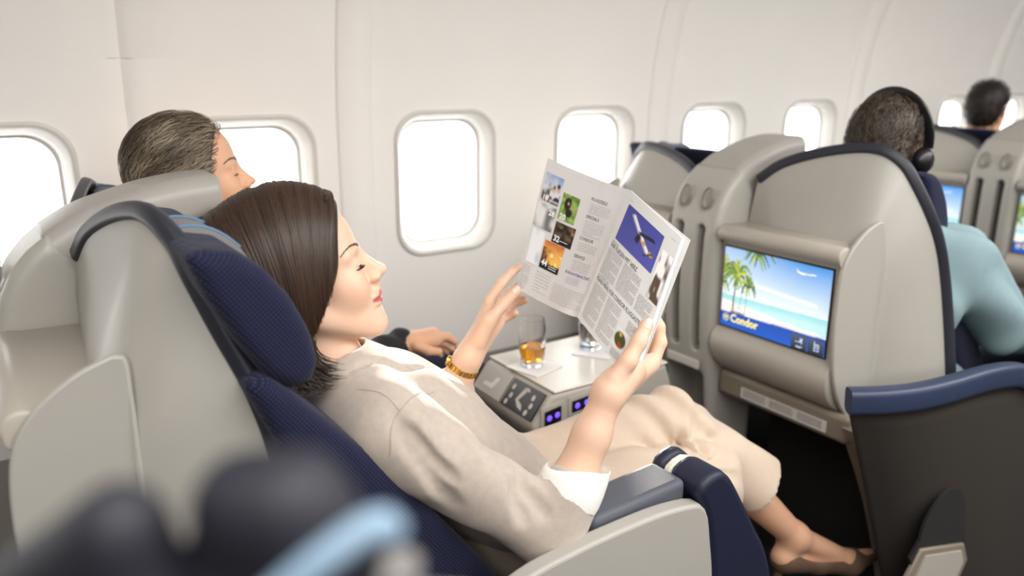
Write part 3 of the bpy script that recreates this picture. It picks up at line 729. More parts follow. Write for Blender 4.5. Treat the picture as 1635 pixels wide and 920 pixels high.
def ph_sunset(x, y):
    c = mix(C3(196, 96, 50), C3(250, 190, 90), y*1.5+.3*vnoise(x, y, 7, 7)); c = mix(c, C3(255, 232, 160), (vnoise(x, y*3, 4, 8)-.55)*4*(y > .35)*(x > .4))
    return mix(mix(c, C3(96, 62, 46), (.5-x+.3*vnoise(x, y, 9, 9)-.35*(1-y))*3*(y > .25)), C3(20, 16, 14), (y-.72+.1*(vnoise(x, y, 12, 10)-.5))*12)
def ph_pale(x, y): return mix(C3(236, 238, 240), C3(190, 202, 212), (vnoise(x, y, 2.5, 11)-.5)*2)
def ph_plane(x, y):
    c = mix(C3(66, 68, 146), C3(84, 88, 168), x*.5+y*.5)
    u = (x-.2)*.72+(y-.12)*.69; w = (x-.2)*-.69+(y-.12)*.72   # along / across the fuselage
    c = mix(c, C3(228, 226, 226), np.minimum((.062-np.abs(w))/.02, np.minimum((u-.0)/.05, (.86-u)/.03)))
    c = mix(c, C3(120, 116, 126), np.minimum((w-.015)/.03, np.minimum((.058-w)/.02, np.minimum(u/.05, (.84-u)/.05))))
    c = mix(c, C3(40, 38, 52), np.minimum((.06-np.abs(u-.42-(w+.0)*-.55))/.02, np.minimum((w+.34)/.03, (.03-w)/.03)))
    c = mix(c, C3(36, 34, 46), np.minimum((.07-np.abs(u-.45-(w)*.55))/.02, np.minimum((w+.0)/.03, (.22-w)/.03)))
    c = mix(c, C3(206, 150, 50), np.minimum((.055-np.abs(u-.62))/.02, (.06-np.abs(w))/.02)); c = mix(c, C3(214, 160, 46), (.07-np.hypot(u-.84, w+.07))/.03)
    return mix(c, C3(50, 46, 60), np.minimum((.03-np.abs(u-.84))/.02, (.14-np.abs(w))/.02))
def ph_side(x, y): return mix(C3(240, 238, 236), C3(90, 74, 62), (vnoise(x, y, 5, 12)*1.5-.45+(y-.6))*1.6)
def ph_dish(x, y):
    c = mix(C3(224, 222, 220), C3(70, 80, 40), (.42-np.hypot(x-.4, y-.5))/.1); c = mix(c, C3(176, 60, 40), (.15-np.hypot(x-.45, y-.72))/.06); return mix(c, C3(210, 150, 60), (.13-np.hypot(x-.35, y-.25))/.06)
gL = lambda a, b, d=0.: fL(1-a, b, d)    # reading coordinates on the left page
gR = fR
for q in ((.03, .25, .10, .31, ph_people), (.28, .49, .19, .39, ph_dog), (.015, .25, .33, .51, ph_grey), (.28, .54, .41, .565, ph_food), (.21, .47, .57, .775, ph_sunset), (.03, .19, .53, .78, ph_pale)): photo(pL, gL, *q)
for q in ((.10, .78, .085, .36, ph_plane), (.82, .985, .16, .50, ph_side), (.62, .84, .80, .93, ph_dish)): photo(pR, gR, *q)
WPG, HPG = .2, .26
def onpage(g, d=.0009): return lambda x, y: g(x/WPG, 1-y/HPG, d)
tx = Flat(); hd = Flat(); wt = Flat(); hb = Flat()
yy = lambda b: HPG*(1-b); xx = lambda a: WPG*a
for b, s, n in ((.165, 'FLUGZIELE', 5), (.30, 'SPECIALS', 7), (.465, 'CONDOR', 4), (.60, 'SERVICE', 5)):
    hd.text(s, xx(.61), yy(b), .0085); tx.lines(xx(.62), xx(.88), yy(b+.018+.0165*n), yy(b+.018), n, .0008, n)
hb.text('BORDUNTERHALTUNG', xx(.56), yy(.73), .0078, sx=.9); tx.lines(xx(.60), xx(.80), yy(.80), yy(.745), 4, .0008, 9)
tx.lines(xx(.45), xx(.95), yy(.965), yy(.83), 9, .0008, 21); tx.lines(xx(.2), xx(.40), yy(.96), yy(.80), 7, .0008, 22); tx.lines(xx(.01), xx(.12), yy(.98), yy(.80), 14, .0008, 23)
tx.rect(xx(.03), yy(.051), xx(.97), yy(.05))
for s, a, b, z in (('16', .05, .305, .014), ('20', .30, .385, .0155), ('28', .17, .395, .014), ('32', .30, .552, .0155), ('44', .23, .752, .0155)): wt.text(s, xx(a), yy(b), z, bold=.03)
for a, b in ((.14, .29), (.38, .54), (.33, .745), (.33, .76), (.14, .30)): wt.rect(xx(a), yy(b), xx(a+.11), yy(b-.004))
st_ = lambda o: tag(o, kind='stuff')
st_(tx.build('body_text', onpage(gL), 'inkl', pL)); st_(hd.build('headings', onpage(gL), 'inkd', pL)); st_(wt.build('photo_captions', onpage(gL, .0014), 'white', pL)); st_(hb.build('blue_heading', onpage(gL), 'inkb', pL))
tx = Flat(); hd = Flat()
tx.rect(xx(.08), yy(.055), xx(.95), yy(.053)); tx.text('HERZLICH', xx(.07), yy(.395), .006); tx.text('KULINARISCHES', xx(.07), yy(.655), .006)
hd.text('WIR FLIEGEN MIT HERZ.', xx(.07), yy(.43), .0115, sx=.86); hd.text('FEINES MENÜ FÜR CONDOR FLUGGÄSTE.', xx(.07), yy(.69), .0105, sx=.82)
for a0, a1, b0, b1, n, sd in ((.07, .36, .44, .635, 17, 1), (.39, .70, .44, .635, 17, 2), (.73, .95, .52, .635, 10, 3), (.07, .33, .705, .97, 21, 4), (.36, .60, .705, .97, 21, 5), (.64, .92, .94, .985, 4, 6), (.73, .95, .715, .79, 7, 7)): tx.lines(xx(a0), xx(a1), yy(b1), yy(b0), n, .00075, sd)
st_(tx.build('body_text', onpage(gR), 'ink', pR)); st_(hd.build('headings', onpage(gR), 'black', pR))

# ------------------------------------------------------------------ seat across the aisle (out of focus, close to the lens)
fs = thing('aisle_seat_headrest', 'blurred dark navy headrest with light blue piping in the near foreground', 'airline seat', (-.06, .12, 0))
F1 = SDF().u(RC((-0.0107, 0.2600, 1.2132), (0.0150, 0.2200, 1.2490), .013, .0125), .01).u(RC((-0.0112, 0.2700, 1.1816), (0.0184, 0.2200, 1.2229), .022, .016), .02)
blob('left_cushion', F1, (-.12, .1, 1.08), (.12, .36, 1.3), .003, 'navyd', fs)
F2 = SDF().u(RC((0.0466, 0.2100, 1.2510), (0.0580, 0.2000, 1.2522), .0145, .0135), .02).u(RC((0.0484, 0.2200, 1.2193), (0.0611, 0.2000, 1.2176), .022, .02), .02).u(RC((0.0577, 0.2000, 1.2483), (0.0701, 0.1900, 1.2370), .009, .006), .02)
blob('right_cushion', F2, (-.02, .1, 1.08), (.14, .33, 1.3), .003, 'navyd', fs)
sweep('piping', cr([(0.0447, 0.1850, 1.2330), (0.0593, 0.1800, 1.2447), (0.0732, 0.1780, 1.2508), (0.0779, 0.1780, 1.2468)], 20), circ(.0046, 10), 'pipingf', fs)
F3 = SDF().u(RC((0.0695, 0.1900, 1.2268), (0.0876, 0.1900, 1.2262), .007, .005), .01).u(RC((0.0807, 0.1900, 1.2113), (0.1068, 0.1900, 1.1989), .009, .009), .01)
blob('headrest_cover', F3, (.02, .1, 1.1), (.16, .3, 1.28), .003, 'greycap', fs)
plate('headrest_core', [(-.05, .2, 1.17), (.11, .19, 1.17), (.12, .19, .3), (-.05, .2, .3)], 'navyd', fs, .05, .01)

# ------------------------------------------------------------------ people
M['skin_w'] = mat('skin_fair', s2l(236, 196, 172), .45, spec=.35, sss=.25, bump=.05, bscale=1500, attr='col')
M['skin_m'] = mat('skin_tanned', s2l(206, 156, 124), .5, spec=.35, sss=.2, bump=.08, bscale=1200, attr='col')
M['knit'] = mat('beige_knit', s2l(190, 176, 163), .95, spec=.15, noise=.06, nscale=90, bump=.6, bscale=1300, sheen=.35)
M['trouser'] = mat('cream_trousers', s2l(205, 186, 167), .85, spec=.2, noise=.02, nscale=60, bump=.15, bscale=900, sheen=.1)
M['cuff'] = mat('white_cotton', s2l(245, 242, 236), .8, bump=.2, bscale=600)
M['shoe'] = mat('taupe_leather', s2l(96, 74, 60), .4)
M['jacket'] = mat('black_jacket', s2l(26, 25, 27), .75, bump=.4, bscale=300)
M['denim'] = mat('dark_blue_trousers', s2l(34, 36, 58), .85, bump=.2, bscale=500)
M['teal'] = mat('pale_teal_shirt', s2l(134, 158, 163), .85, noise=.03, nscale=40, bump=.2, bscale=500)
M['hair'] = mat('hair', (.03, .02, .015), .45, spec=.4, attr='col')
M['lash'] = mat('lash', s2l(30, 20, 16), .6)
M['nail'] = mat('nail', s2l(238, 205, 190), .25)

def basis(yaw, pitch, roll=0.):
    """columns: forward, left, up;  yaw>0 turns to the window side, pitch>0 looks up"""
    cy, sy, cp, sp = math.cos(yaw), math.sin(yaw), math.cos(pitch), math.sin(pitch)
    f = np.array([cy*cp, sy*cp, sp]); l = np.array([-sy, cy, 0.]); u = np.cross(f, l)
    cr_, sr = math.cos(roll), math.sin(roll)
    return np.stack([f, l*cr_+u*sr, u*cr_-l*sr], 1)
def add_head(S, A, O, male=False, k=.01, sc=1.):
    """face and skull prims in head coordinates (x forward, y left, z up, origin between the ears)"""
    O = np.array(O); w = lambda p: O+A @ (np.array(p, float)*sc)
    el = lambda c, r, kk=k, R=None: S.u(EL(w(c), np.array(r)*sc, A if R is None else A @ R), kk)
    rc = lambda a, b, ra, rb, kk=k: S.u(RC(w(a), w(b), ra*sc, rb*sc), kk)
    el((-.014, 0, .045), (.097, .073, .083)); el((.036, 0, .045), (.049, .057, .058), .02); el((.038, 0, -.022), (.046, .054, .072), .03)
    el((.066, 0, -.055), (.024, .030, .038), .02)
    jr = .019 if male else .016
    for s in (-1, 1):
        rc((.005, .050*s, -.045), (.070, .014*s, -.093), jr, jr-.002, .025)
        el((.058, .036*s, -.022), (.024, .021, .026), .02)
        rc((.079, .012*s, .029), (.066, .043*s, .026), .0095 if male else .0075, .008, .012)
    S.u(EL(w((.078, 0, -.094)), np.array((.0165, .018, .0155))*sc, A), .014)
    for s in (-1, 1): S.cut(EL(w((.0955, .032*s, .010)), np.array((.0175, .0165, .0115))*sc, A), .009)
    for s in (-1, 1): S.u(EL(w((.0705, .031*s, .0095)), np.array((.0125, .0135, .0120))*sc, A), .004)
    S.u(EL(w((.076, 0, .010)), np.array((.016, .0115, .026))*sc, A), .008)
    rc((.0835, 0, .020), (.1045, 0, -.016), .0062, .0078, .010)
    S.u(EL(w((.091, 0, -.014)), np.array((.017, .0105, .019))*sc, A), .006)
    S.u(EL(w((.1085 if not male else .109, 0, -.0195)), np.array((.0105, .0092, .0088))*sc, A), .006)
    for s in (-1, 1): S.u(EL(w((.0965, .0115*s, -.0245)), np.array((.0095, .0062, .0068))*sc, A), .005)
    rc((.098, 0, -.0265), (.0925, 0, -.047), .0065, .007, .010)          # philtrum
    S.u(EL(w((.0890, 0, -.0495)), np.array((.0120, .0265, .0056))*sc, A), .005)
    S.u(EL(w((.0872, 0, -.0605)), np.array((.0118, .0240, .0066))*sc, A), .005)
    S.cut(EL(w((.1032, 0, -.0550)), np.array((.0050, .026, .0011))*sc, A), .0025)
    S.u(EL(w((.0795, 0, -.0755)), np.array((.0140, .020, .0135))*sc, A), .008)
    for s in (-1, 1): S.u(EL(w((-.004, .073*s, -.006)), np.array((.018, .008, .030))*sc, A @ np.array(basis(0, .15))), .006)
    return w
def head_color(V, A, O, skin, lip, male=False, sc=1., stubble=None):
    q = ((V-np.array(O)) @ A)/sc; c = np.tile(np.array(skin), (len(V), 1))
    def blend(c, col, t): t = np.clip(t, 0, 1)[:, None]; return c*(1-t)+np.array(col)*t
    blush = np.exp(-(((q[:, 0]-.055)/.022)**2+((np.abs(q[:, 1])-.045)/.02)**2+((q[:, 2]+.025)/.016)**2)); c = blend(c, np.array(skin)*(1.02, .82, .80), blush*.6)
    lw = .024*np.clip(1-np.abs(np.where(q[:, 2] > -.055, (q[:, 2]+.0465)/-.009, (q[:, 2]+.0685)/.0135))*0, 0, 1)
    yy = np.abs(q[:, 1]); top = -.0436-.17*yy; bot = -.0672+.50*np.maximum(yy-.006, 0)
    t = np.minimum(np.minimum((top-q[:, 2])/.0012, (q[:, 2]-bot)/.0012), np.minimum((.0262-yy)/.002, (q[:, 0]-.064)/.004)); c = blend(c, lip, t)
    if stubble is not None:
        t = np.clip((-.03-q[:, 2])/.02, 0, 1)*np.clip((q[:, 0]-.0)/.03, 0, 1)*np.clip((q[:, 2]+.125)/.02, 0, 1); c = np.where((t > 0)[:, None], blend(c, stubble, t*.45), c)
    c[np.linalg.norm(q, axis=1) > .22] = skin
    return c
def strands(sdf, P, off, rad, cols, it=4, tips=.25):
    """P (n,m,3) rough polylines; projected on the hair surface, returned as 3-sided tubes"""
    n, m, _ = P.shape; X = P.reshape(-1, 3).copy(); off = np.repeat(off, m) if np.ndim(off) == 1 else off
    e = .0015; g = np.tile(np.array([[-.5, -.8, .35]]), (len(X), 1))
    for _ in range(it):
        d = sdf(X); g = np.stack([sdf(X+np.eye(3)[i]*e)-d for i in range(3)], 1)/e; g /= np.linalg.norm(g, axis=1)[:, None]+1e-6
        X -= np.clip(d-off, -.03, .03)[:, None]*g
    P = X.reshape(n, m, 3); g = g.reshape(n, m, 3)
    T = np.gradient(P, axis=1); T /= np.linalg.norm(T, axis=2)[..., None]+1e-9; B = np.cross(T, g); B /= np.linalg.norm(B, axis=2)[..., None]+1e-9
    w = rad*np.interp(np.linspace(0, 1, m), [0, .08, .7, 1], [.5, 1, 1, tips])[None, :, None]
    V = np.stack([P+B*w, P+g*w*.7, P-B*w], 2).reshape(-1, 3)
    base = (np.arange(n)[:, None]*m+np.arange(m-1)[None])*3; F = []
    for a, b in ((0, 1), (1, 2)): F.append(np.stack([base+a, base+b, base+3+b, base+3+a], -1).reshape(-1, 4))
    F = np.concatenate(F); C = np.repeat(cols, m*3, axis=0)
    return V, F, C
def merge(parts):
    Vs, Fs, Cs = [], [], []; b = 0
    for V, F, C in parts: Vs.append(V); Fs += [tuple(f) for f in (np.asarray(F)+b)]; Cs.append(C); b += len(V)
    return np.concatenate(Vs), Fs, np.concatenate(Cs)
def finger(S, pts, r, k=.004):
    """finger chain with knuckle swellings"""
    for i in range(len(pts)-1):
        t0, t1 = i/(len(pts)-1), (i+1)/(len(pts)-1)
        S.u(RC(pts[i], pts[i+1], r*(1.06-.24*t0), r*(1.06-.24*t1)), k)
def nail(pts, r, face, parent, mname='nail'):
    a, b = np.array(pts[-2]), np.array(pts[-1]); t = b-a; t /= np.linalg.norm(t); n = np.array(face, float); n -= t*(n @ t); n /= np.linalg.norm(n); s = np.cross(t, n); V = []
    c = b-t*r*.2
    for i in range(7):
        for j in range(6):
            u = (i/6-.45)*2.1*r; a_ = (j/5-.5)*1.7; wd = .84*(1-.35*max(0, (i-4)/2)**2)
            V.append(c+t*u+n*(r*1.02*math.cos(a_)+.0004-.30*max(0, u)**2/r)+s*(r*wd*math.sin(a_)))
    o = raw('fingernail', V, grid(7, 6), mname, parent, sharp=0); solid(o, .0006); return o

# ---- the reading woman
LADY = thing('person', 'woman in beige knit sweater and cream trousers reclining with a magazine', 'person', (.72, 1.06, 0))
A = basis(math.radians(-17), math.radians(16), math.radians(0))
NOSE = np.array((0.4611, 1.0300, 1.0941)); HO = NOSE-A @ np.array([.119, 0, -.0195]); HO = tuple(HO)
def hw(p): return tuple(np.array(HO)+A @ np.array(p, float))
SKW = s2l(226, 188, 162)
H = SDF(); add_head(H, A, HO)
NB = (.384, 1.065, .928)
H.u(RC(hw((-.018, 0, -.045)), NB, .047, .050), .022).u(RC(NB, (.43, 1.065, .88), .052, .05), .03)
Vh, Fh = surfnet(H, (.15, .88, .86), (.56, 1.22, 1.26), .0021); Vh = relax(Vh, Fh, 1, .4)
Ch = head_color(Vh, A, HO, SKW, s2l(196, 96, 100))

class HS:   # half space, negative on the side of -n
    def __init__(s, p, n): s.p = np.array(p, float); n = np.array(n, float); s.n = n/np.linalg.norm(n)
    def __call__(s, q): return (q-s.p) @ s.n
lerp = lambda a, b, t: tuple(np.array(a)*(1-t)+np.array(b)*t)
def ones(V, c): return np.tile(np.array(c, float), (len(V), 1))
# arms and hands: the right hand pinches the right page, the left hand the left page
RSH, REL, RWR = (.400, .912, .900), (0.6062, 0.8120, 0.7170), (0.7079, 0.8120, 0.9149)
LSH, LEL, LWR = (.42, 1.21, .900), (0.6289, 1.2000, 0.7450), (0.6729, 1.1650, 0.8642)
R = SDF()
R.u(RC(REL, lerp(REL, RWR, .35), .034, .0335), .02).u(RC(lerp(REL, RWR, .35), lerp(REL, RWR, .7), .0335, .027), .015).u(RC(lerp(REL, RWR, .7), RWR, .027, .0225), .015)
R.u(RC(RWR, (0.7552, 0.8200, 0.9394), .0225, .022), .015).u(RC((0.7256, 0.8150, 0.9256), (0.8175, 0.8450, 0.9262), .022, .017), .015).u(RC((0.7621, 0.8350, 0.9177), (0.8586, 0.8900, 0.8965), .018, .015), .015).u(RC(RWR, (0.7951, 0.8600, 0.9114), .021, .017), .015)
RTH = [(0.7136, 0.8060, 0.9393), (0.7343, 0.8020, 0.9625), (0.7573, 0.8060, 0.9869), (0.7806, 0.8150, 1.0064)]
RF = [[(0.8269, 0.8450, 0.9253), (0.8458, 0.8500, 0.9557), (0.8482, 0.8570, 0.9795), (0.8447, 0.8660, 0.9976)], [(0.8493, 0.8680, 0.9143), (0.8653, 0.8780, 0.9427), (0.8608, 0.8880, 0.9644), (0.8490, 0.8970, 0.9791)], [(0.8619, 0.8880, 0.9031), (0.8743, 0.9000, 0.9300), (0.8636, 0.9080, 0.9507), (0.8490, 0.9140, 0.9615)], [(0.8662, 0.9040, 0.8925), (0.8711, 0.9140, 0.9175), (0.8587, 0.9200, 0.9349), (0.8432, 0.9220, 0.9450)]]
finger(R, RTH, .0125, .008)
for f, r in zip(RF, (.0098, .0098, .0094, .0084)): finger(R, f, r, .005)
Vr, Fr = surfnet(R, (.52, .72, .62), (.92, 1.02, 1.12), .0024); Vr = relax(Vr, Fr, 1, .4)
Lh = SDF()
Lh.u(RC(LEL, lerp(LEL, LWR, .4), .037, .037), .02).u(RC(lerp(LEL, LWR, .4), LWR, .037, .0235), .015)
Lh.u(RC(LWR, (0.7316, 1.1780, 0.9393), .0225, .020), .012).u(RC(LWR, (0.7059, 1.1520, 0.9290), .021, .0165), .012).u(RC(LWR, (0.7482, 1.1850, 0.9161), .021, .0165), .012)
LTH = [(0.6884, 1.1500, 0.9006), (0.7076, 1.1460, 0.9363), (0.7425, 1.1520, 0.9597), (0.7780, 1.1620, 0.9780)]
LF = [[(0.7338, 1.1880, 0.9582), (0.7697, 1.2050, 0.9816), (0.7970, 1.2120, 0.9970), (0.8200, 1.2140, 1.0082)], [(0.7510, 1.1980, 0.9431), (0.7978, 1.2220, 0.9546), (0.8265, 1.2300, 0.9636), (0.8443, 1.2300, 0.9711)], [(0.7567, 1.1960, 0.9278), (0.7953, 1.2050, 0.9390), (0.8109, 1.1980, 0.9445), (0.8157, 1.1880, 0.9487)], [(0.7529, 1.1880, 0.9157), (0.7752, 1.1920, 0.9194), (0.7835, 1.1850, 0.9248), (0.7854, 1.1750, 0.9308)]]
finger(Lh, LTH, .0122, .008)
for f, r in zip(LF, (.0096, .0096, .0092, .0082)): finger(Lh, f, r, .005)
Vl, Fl = surfnet(Lh, (.58, 1.06, .66), (.98, 1.32, 1.12), .0026); Vl = relax(Vl, Fl, 1, .4)
# legs and feet; the left leg is crossed over the right
LHP, LKN, LAN = (.745, 1.135, .592), (1.09, 1.06, .684), (1.3892, 0.9450, 0.3601)
RHP, RKN, RAN = (.73, .985, .60), (1.11, .97, .585), (1.20, .985, .10)
G = SDF()
G.u(RC(LKN, lerp(LKN, LAN, .4), .042, .045), .03).u(RC(lerp(LKN, LAN, .4), LAN, .047, .029), .03)
G.u(RC(LAN, (1.3627, 0.9500, 0.3153), .026, .024), .02).u(RC(LAN, (1.5559, 0.9120, 0.2557), .028, .021), .02).u(RC((1.3632, 0.9500, 0.3119), (1.5583, 0.9120, 0.2428), .02, .016), .02).u(RC((1.5453, 0.9120, 0.2597), (1.6288, 0.9000, 0.2505), .021, .012), .015)
G.u(RC(RKN, RAN, .042, .03), .02).u(RC(RAN, (1.17, .985, .06), .03, .026), .02).u(RC(RAN, (1.35, .97, .035), .03, .016), .02)
Vg, Fg = surfnet(G, (1.0, .8, 0), (1.75, 1.2, .78), .0036); Vg = relax(Vg, Fg, 1)
K = SDF(); K.u(RC(NB, (.44, 1.065, .865), .05, .07), .03).u(RC((.44, 1.065, .865), (.69, 1.06, .63), .07, .09), .03)
for a, b, c in ((RSH, REL, .04), (LSH, LEL, .04), (RSH, NB, .045), (LSH, NB, .045), (LHP, LKN, .052), (RHP, RKN, .052)): K.u(RC(a, b, c, c*.85), .03)
Vk, Fk = surfnet(K, (.25, .75, .45), (1.25, 1.35, 1.1), .009)
V, F, C = merge([(Vh, Fh, Ch), (Vr, Fr, ones(Vr, SKW)), (Vl, Fl, ones(Vl, SKW)), (Vg, Fg, ones(Vg, s2l(206, 160, 130))), (Vk, Fk, ones(Vk, SKW))])
raw('body', V, F, 'skin_w', LADY, sharp=0, cols=C)
camdir = np.array([-.5, -.8, .35])
nail(RTH, .0104, (-.55, -.75, .35), LADY); nail(LTH, .0102, (-.35, -.6, .75), LADY); nail(LF[2], .0078, (.3, -.6, .5), LADY); nail(LF[3], .0070, (.2, -.6, .6), LADY)
# sweater
nr = np.array([.81, 0, .586]); ax = np.array([.586, 0, -.81]); OR = np.stack([nr, np.array([0, 1., 0]), ax], 1)
C1 = lerp(REL, RWR, .34); C1L = lerp(LEL, LWR, .45)
SW = SDF()
SW.u(EL((.430, 1.062, .858), (.096, .178, .15), OR), .03).u(EL((.560, 1.062, .775), (.097, .162, .15), OR), .05).u(EL((.645, 1.062, .675), (.103, .175, .105), OR), .05)
SW.u(EL((.503, .995, .860), (.052, .06, .06), OR), .05).u(EL((.503, 1.125, .860), (.052, .06, .06), OR), .05)
SW.u(RC((.378, 1.005, .918), RSH, .038, .058), .04).u(RC((.388, 1.125, .918), LSH, .038, .058), .04)
SW.u(RC(RSH, lerp(RSH, REL, .3), .062, .058), .022).u(RC(lerp(RSH, REL, .3), lerp(RSH, REL, .6), .058, .055), .010).u(RC(lerp(RSH, REL, .6), REL, .055, .050), .008).u(RC(REL, C1, .050, .043), .016)
SW.u(RC(LSH, LEL, .062, .052), .025).u(RC(LEL, C1L, .05, .042), .02)
na = np.array(hw((-.018, 0, -.045)))-np.array(NB); na /= np.linalg.norm(na); e1 = np.cross((0, 1, 0), na); e1 /= np.linalg.norm(e1); e2 = np.cross(na, e1)
NC = np.array(NB)-na*.010
ring = [NC+e1*(.071*math.cos(t)+.012)+e2*.080*math.sin(t)-na*(.012+.030*math.cos(t)) for t in np.linspace(0, 2*PI, 25)]
for a, b in zip(ring[:-1], ring[1:]): SW.u(RC(a, b, .014, .014), .018)
SW.cut(RC(np.array(NB)-na*.015+e1*.01, np.array(NB)+na*.1, .058, .062), .006)
SW.cut(HS(C1, np.array(RWR)-np.array(REL)), .004) if False else None
def folds(p):
    u = (p-np.array(RSH)) @ (np.array(REL)-np.array(RSH))/.32**2; near = np.exp(-((p[:, 1]-.86)/.07)**2)
    a = .0060*np.exp(-((u-.9)/.30)**2)*near*np.sin(u*30+p[:, 1]*30+p[:, 2]*22+1.5*np.sin(p[:, 0]*40))
    s = p @ np.array([.62, .3, .9]); b = .0045*np.sin(s*34+3*np.sin(p[:, 1]*14))*np.exp(-((p[:, 2]-.74)/.10)**2)
    c = .0026*np.sin(p @ np.array([60, 22, -30])+2*np.sin(p @ np.array([9, 17, 8])))
    return a+b+c
def crease(S, pts, r, k, n=9):
    X = cr(pts, n); e = .001
    for _ in range(6):
        d0 = S(X); g = np.stack([S(X+np.eye(3)[i]*e)-d0 for i in range(3)], 1)/e; g /= np.linalg.norm(g, axis=1)[:, None]+1e-9; X = X-np.clip(d0, -.04, .04)[:, None]*g
    for i in range(n-1): S.ops.append((RC(X[i], X[i+1], r*(.4+.6*math.sin(PI*(i+.5)/n)), r*(.4+.6*math.sin(PI*(i+1)/n))), k, -1))
for pts, r, k in (([(0.3913, 0.8500, 0.9412), (0.3996, 0.8300, 0.9058), (0.4179, 0.8200, 0.8511), (0.4466, 0.8200, 0.8019)], .0065, .016), ([(0.4008, 0.8200, 0.9314), (0.4165, 0.7900, 0.8894), (0.4406, 0.7700, 0.8499)], .0045, .014),
                  ([(0.5686, 0.8200, 0.8364), (0.5683, 0.7800, 0.8229), (0.5744, 0.7700, 0.7824)], .006, .014), ([(0.5902, 0.8200, 0.8369), (0.5940, 0.7800, 0.8217), (0.6013, 0.7700, 0.7930)], .005, .012), ([(0.5371, 0.8000, 0.8375), (0.5373, 0.7700, 0.8139), (0.5393, 0.7650, 0.7777)], .005, .014),
                  ([(0.5256, 1.0200, 0.9112), (0.5641, 1.0000, 0.8819), (0.5957, 0.9900, 0.8489)], .005, .014), ([(0.3734, 0.9700, 0.9618), (0.4391, 0.9900, 0.9522), (0.5148, 1.0200, 0.9178)], .004, .012)): crease(SW, pts, r, k)
SW.post = folds
Vs, Fs = surfnet(SW, (.26, .74, .52), (.80, 1.36, 1.08), .0042); Vs = relax(Vs, Fs, 1)
raw('sweater', Vs, Fs, 'knit', LADY, sharp=0)
def polyproj(pts, sdf, n, off=.0004):
    P = cr(pts, n)[None]; return P
def seam(pts, sdf, m, parent, rad=.0007, off=.0003):
    V, F, C = strands(sdf, cr(pts, 40)[None], np.array([off]), rad, np.zeros((1, 3)), 6, 1.); return raw('seam', V, F, m, parent, sharp=0)
M['seamm'] = mat('seam_thread', s2l(168, 152, 138), .95)
seam([(0.3699, 0.9300, 0.9524), (0.3881, 0.9000, 0.9480), (0.3991, 0.8700, 0.9421)], SW, 'seamm', LADY); seam([(0.3946, 0.8600, 0.9471), (0.4292, 0.9000, 0.9363), (0.4887, 0.9500, 0.9154)], SW, 'seamm', LADY); seam([(0.3946, 0.8600, 0.9471), (0.3783, 0.8500, 0.9253), (0.3778, 0.8600, 0.8902)], SW, 'seamm', LADY)
# white turned-back cuff
d = np.array(RWR)-np.array(REL); d /= np.linalg.norm(d); s1_ = np.cross(d, (0, 0, 1)); s1_ /= np.linalg.norm(s1_); s2_ = np.cross(s1_, d); rings = []
for t, r, tl in ((.25, .0485, 0), (.29, .0500, 0), (.35, .0500, .004), (.42, .0485, .010), (.465, .0460, .014), (.47, .0440, .014), (.43, .041, .01), (.37, .038, 0)):
    c = np.array(lerp(REL, RWR, t)); rings.append([c+s1_*r*math.cos(a)+s2_*r*math.sin(a)+d*(tl*math.cos(a+.8)+.002*math.sin(3*a)) for a in np.linspace(0, 2*PI, 41)[:-1]])
loft('cuff', rings, 'cuff', LADY, cap=False, sharp=50)
# trousers
TR = SDF(); HEM = (1.2749, 0.9650, 0.5156); hd_ = np.array(HEM)-np.array(LKN); hd_ /= np.linalg.norm(hd_)
TR.u(EL((.70, 1.06, .615), (.14, .178, .115)), .03).u(RC(RHP, lerp(RHP, RKN, .5), .095, .084), .05).u(RC(lerp(RHP, RKN, .5), RKN, .084, .068), .04)
TR.u(RC(RKN, (1.17, .98, .30), .066, .062), .03)
TR.u(RC(LHP, lerp(LHP, LKN, .5), .090, .078), .014).u(RC(lerp(LHP, LKN, .5), LKN, .078, .060), .012)
TR2 = SDF(); TR2.u(RC(LKN, lerp(LKN, HEM, .5), .066, .066), .03).u(RC(lerp(LKN, HEM, .5), np.array(HEM)+hd_*.06, .066, .066), .03)
TR.u(RC(LKN, lerp(LKN, HEM, .5), .060, .057), .012).u(RC(lerp(LKN, HEM, .5), np.array(HEM)+hd_*.06, .057, .070), .02)
TR.cut(RC(np.array(HEM)-hd_*.05, np.array(HEM)+hd_*.2, .044, .060), .003)
class HemCut:
    def __call__(s, q):
        t = (q-np.array(HEM)) @ hd_; r = np.linalg.norm(q-np.array(HEM)-t[:, None]*hd_, axis=1)
        return np.maximum(np.maximum(-t, r-.12), t-.13)
TR.cut(HemCut(), .002)
def tfold(p):
    u = (p-np.array(LKN)); dk = np.linalg.norm(u, axis=1)
    a = .005*np.exp(-((dk-.07)/.06)**2)*np.sin(p @ np.array([95, 10, 60])+3*p[:, 1])
    b = .0024*np.sin(p @ np.array([26, 70, 40])+2.2*np.sin(p @ np.array([8, 5, 12])))
    v = p-np.array([1.06, .95, .64]); an = np.arctan2(v[:, 2], v[:, 0]); c = .0045*np.exp(-(np.linalg.norm(v, axis=1)/.16)**2)*np.sin(an*9+6*v[:, 1])
    return a+b+c
TR.post = tfold
Vt, Ft = surfnet(TR, (.5, .84, .22), (1.45, 1.30, .80), .0055); Vt = relax(Vt, Ft, 1)
raw('trousers', Vt, Ft, 'trouser', LADY, sharp=0)
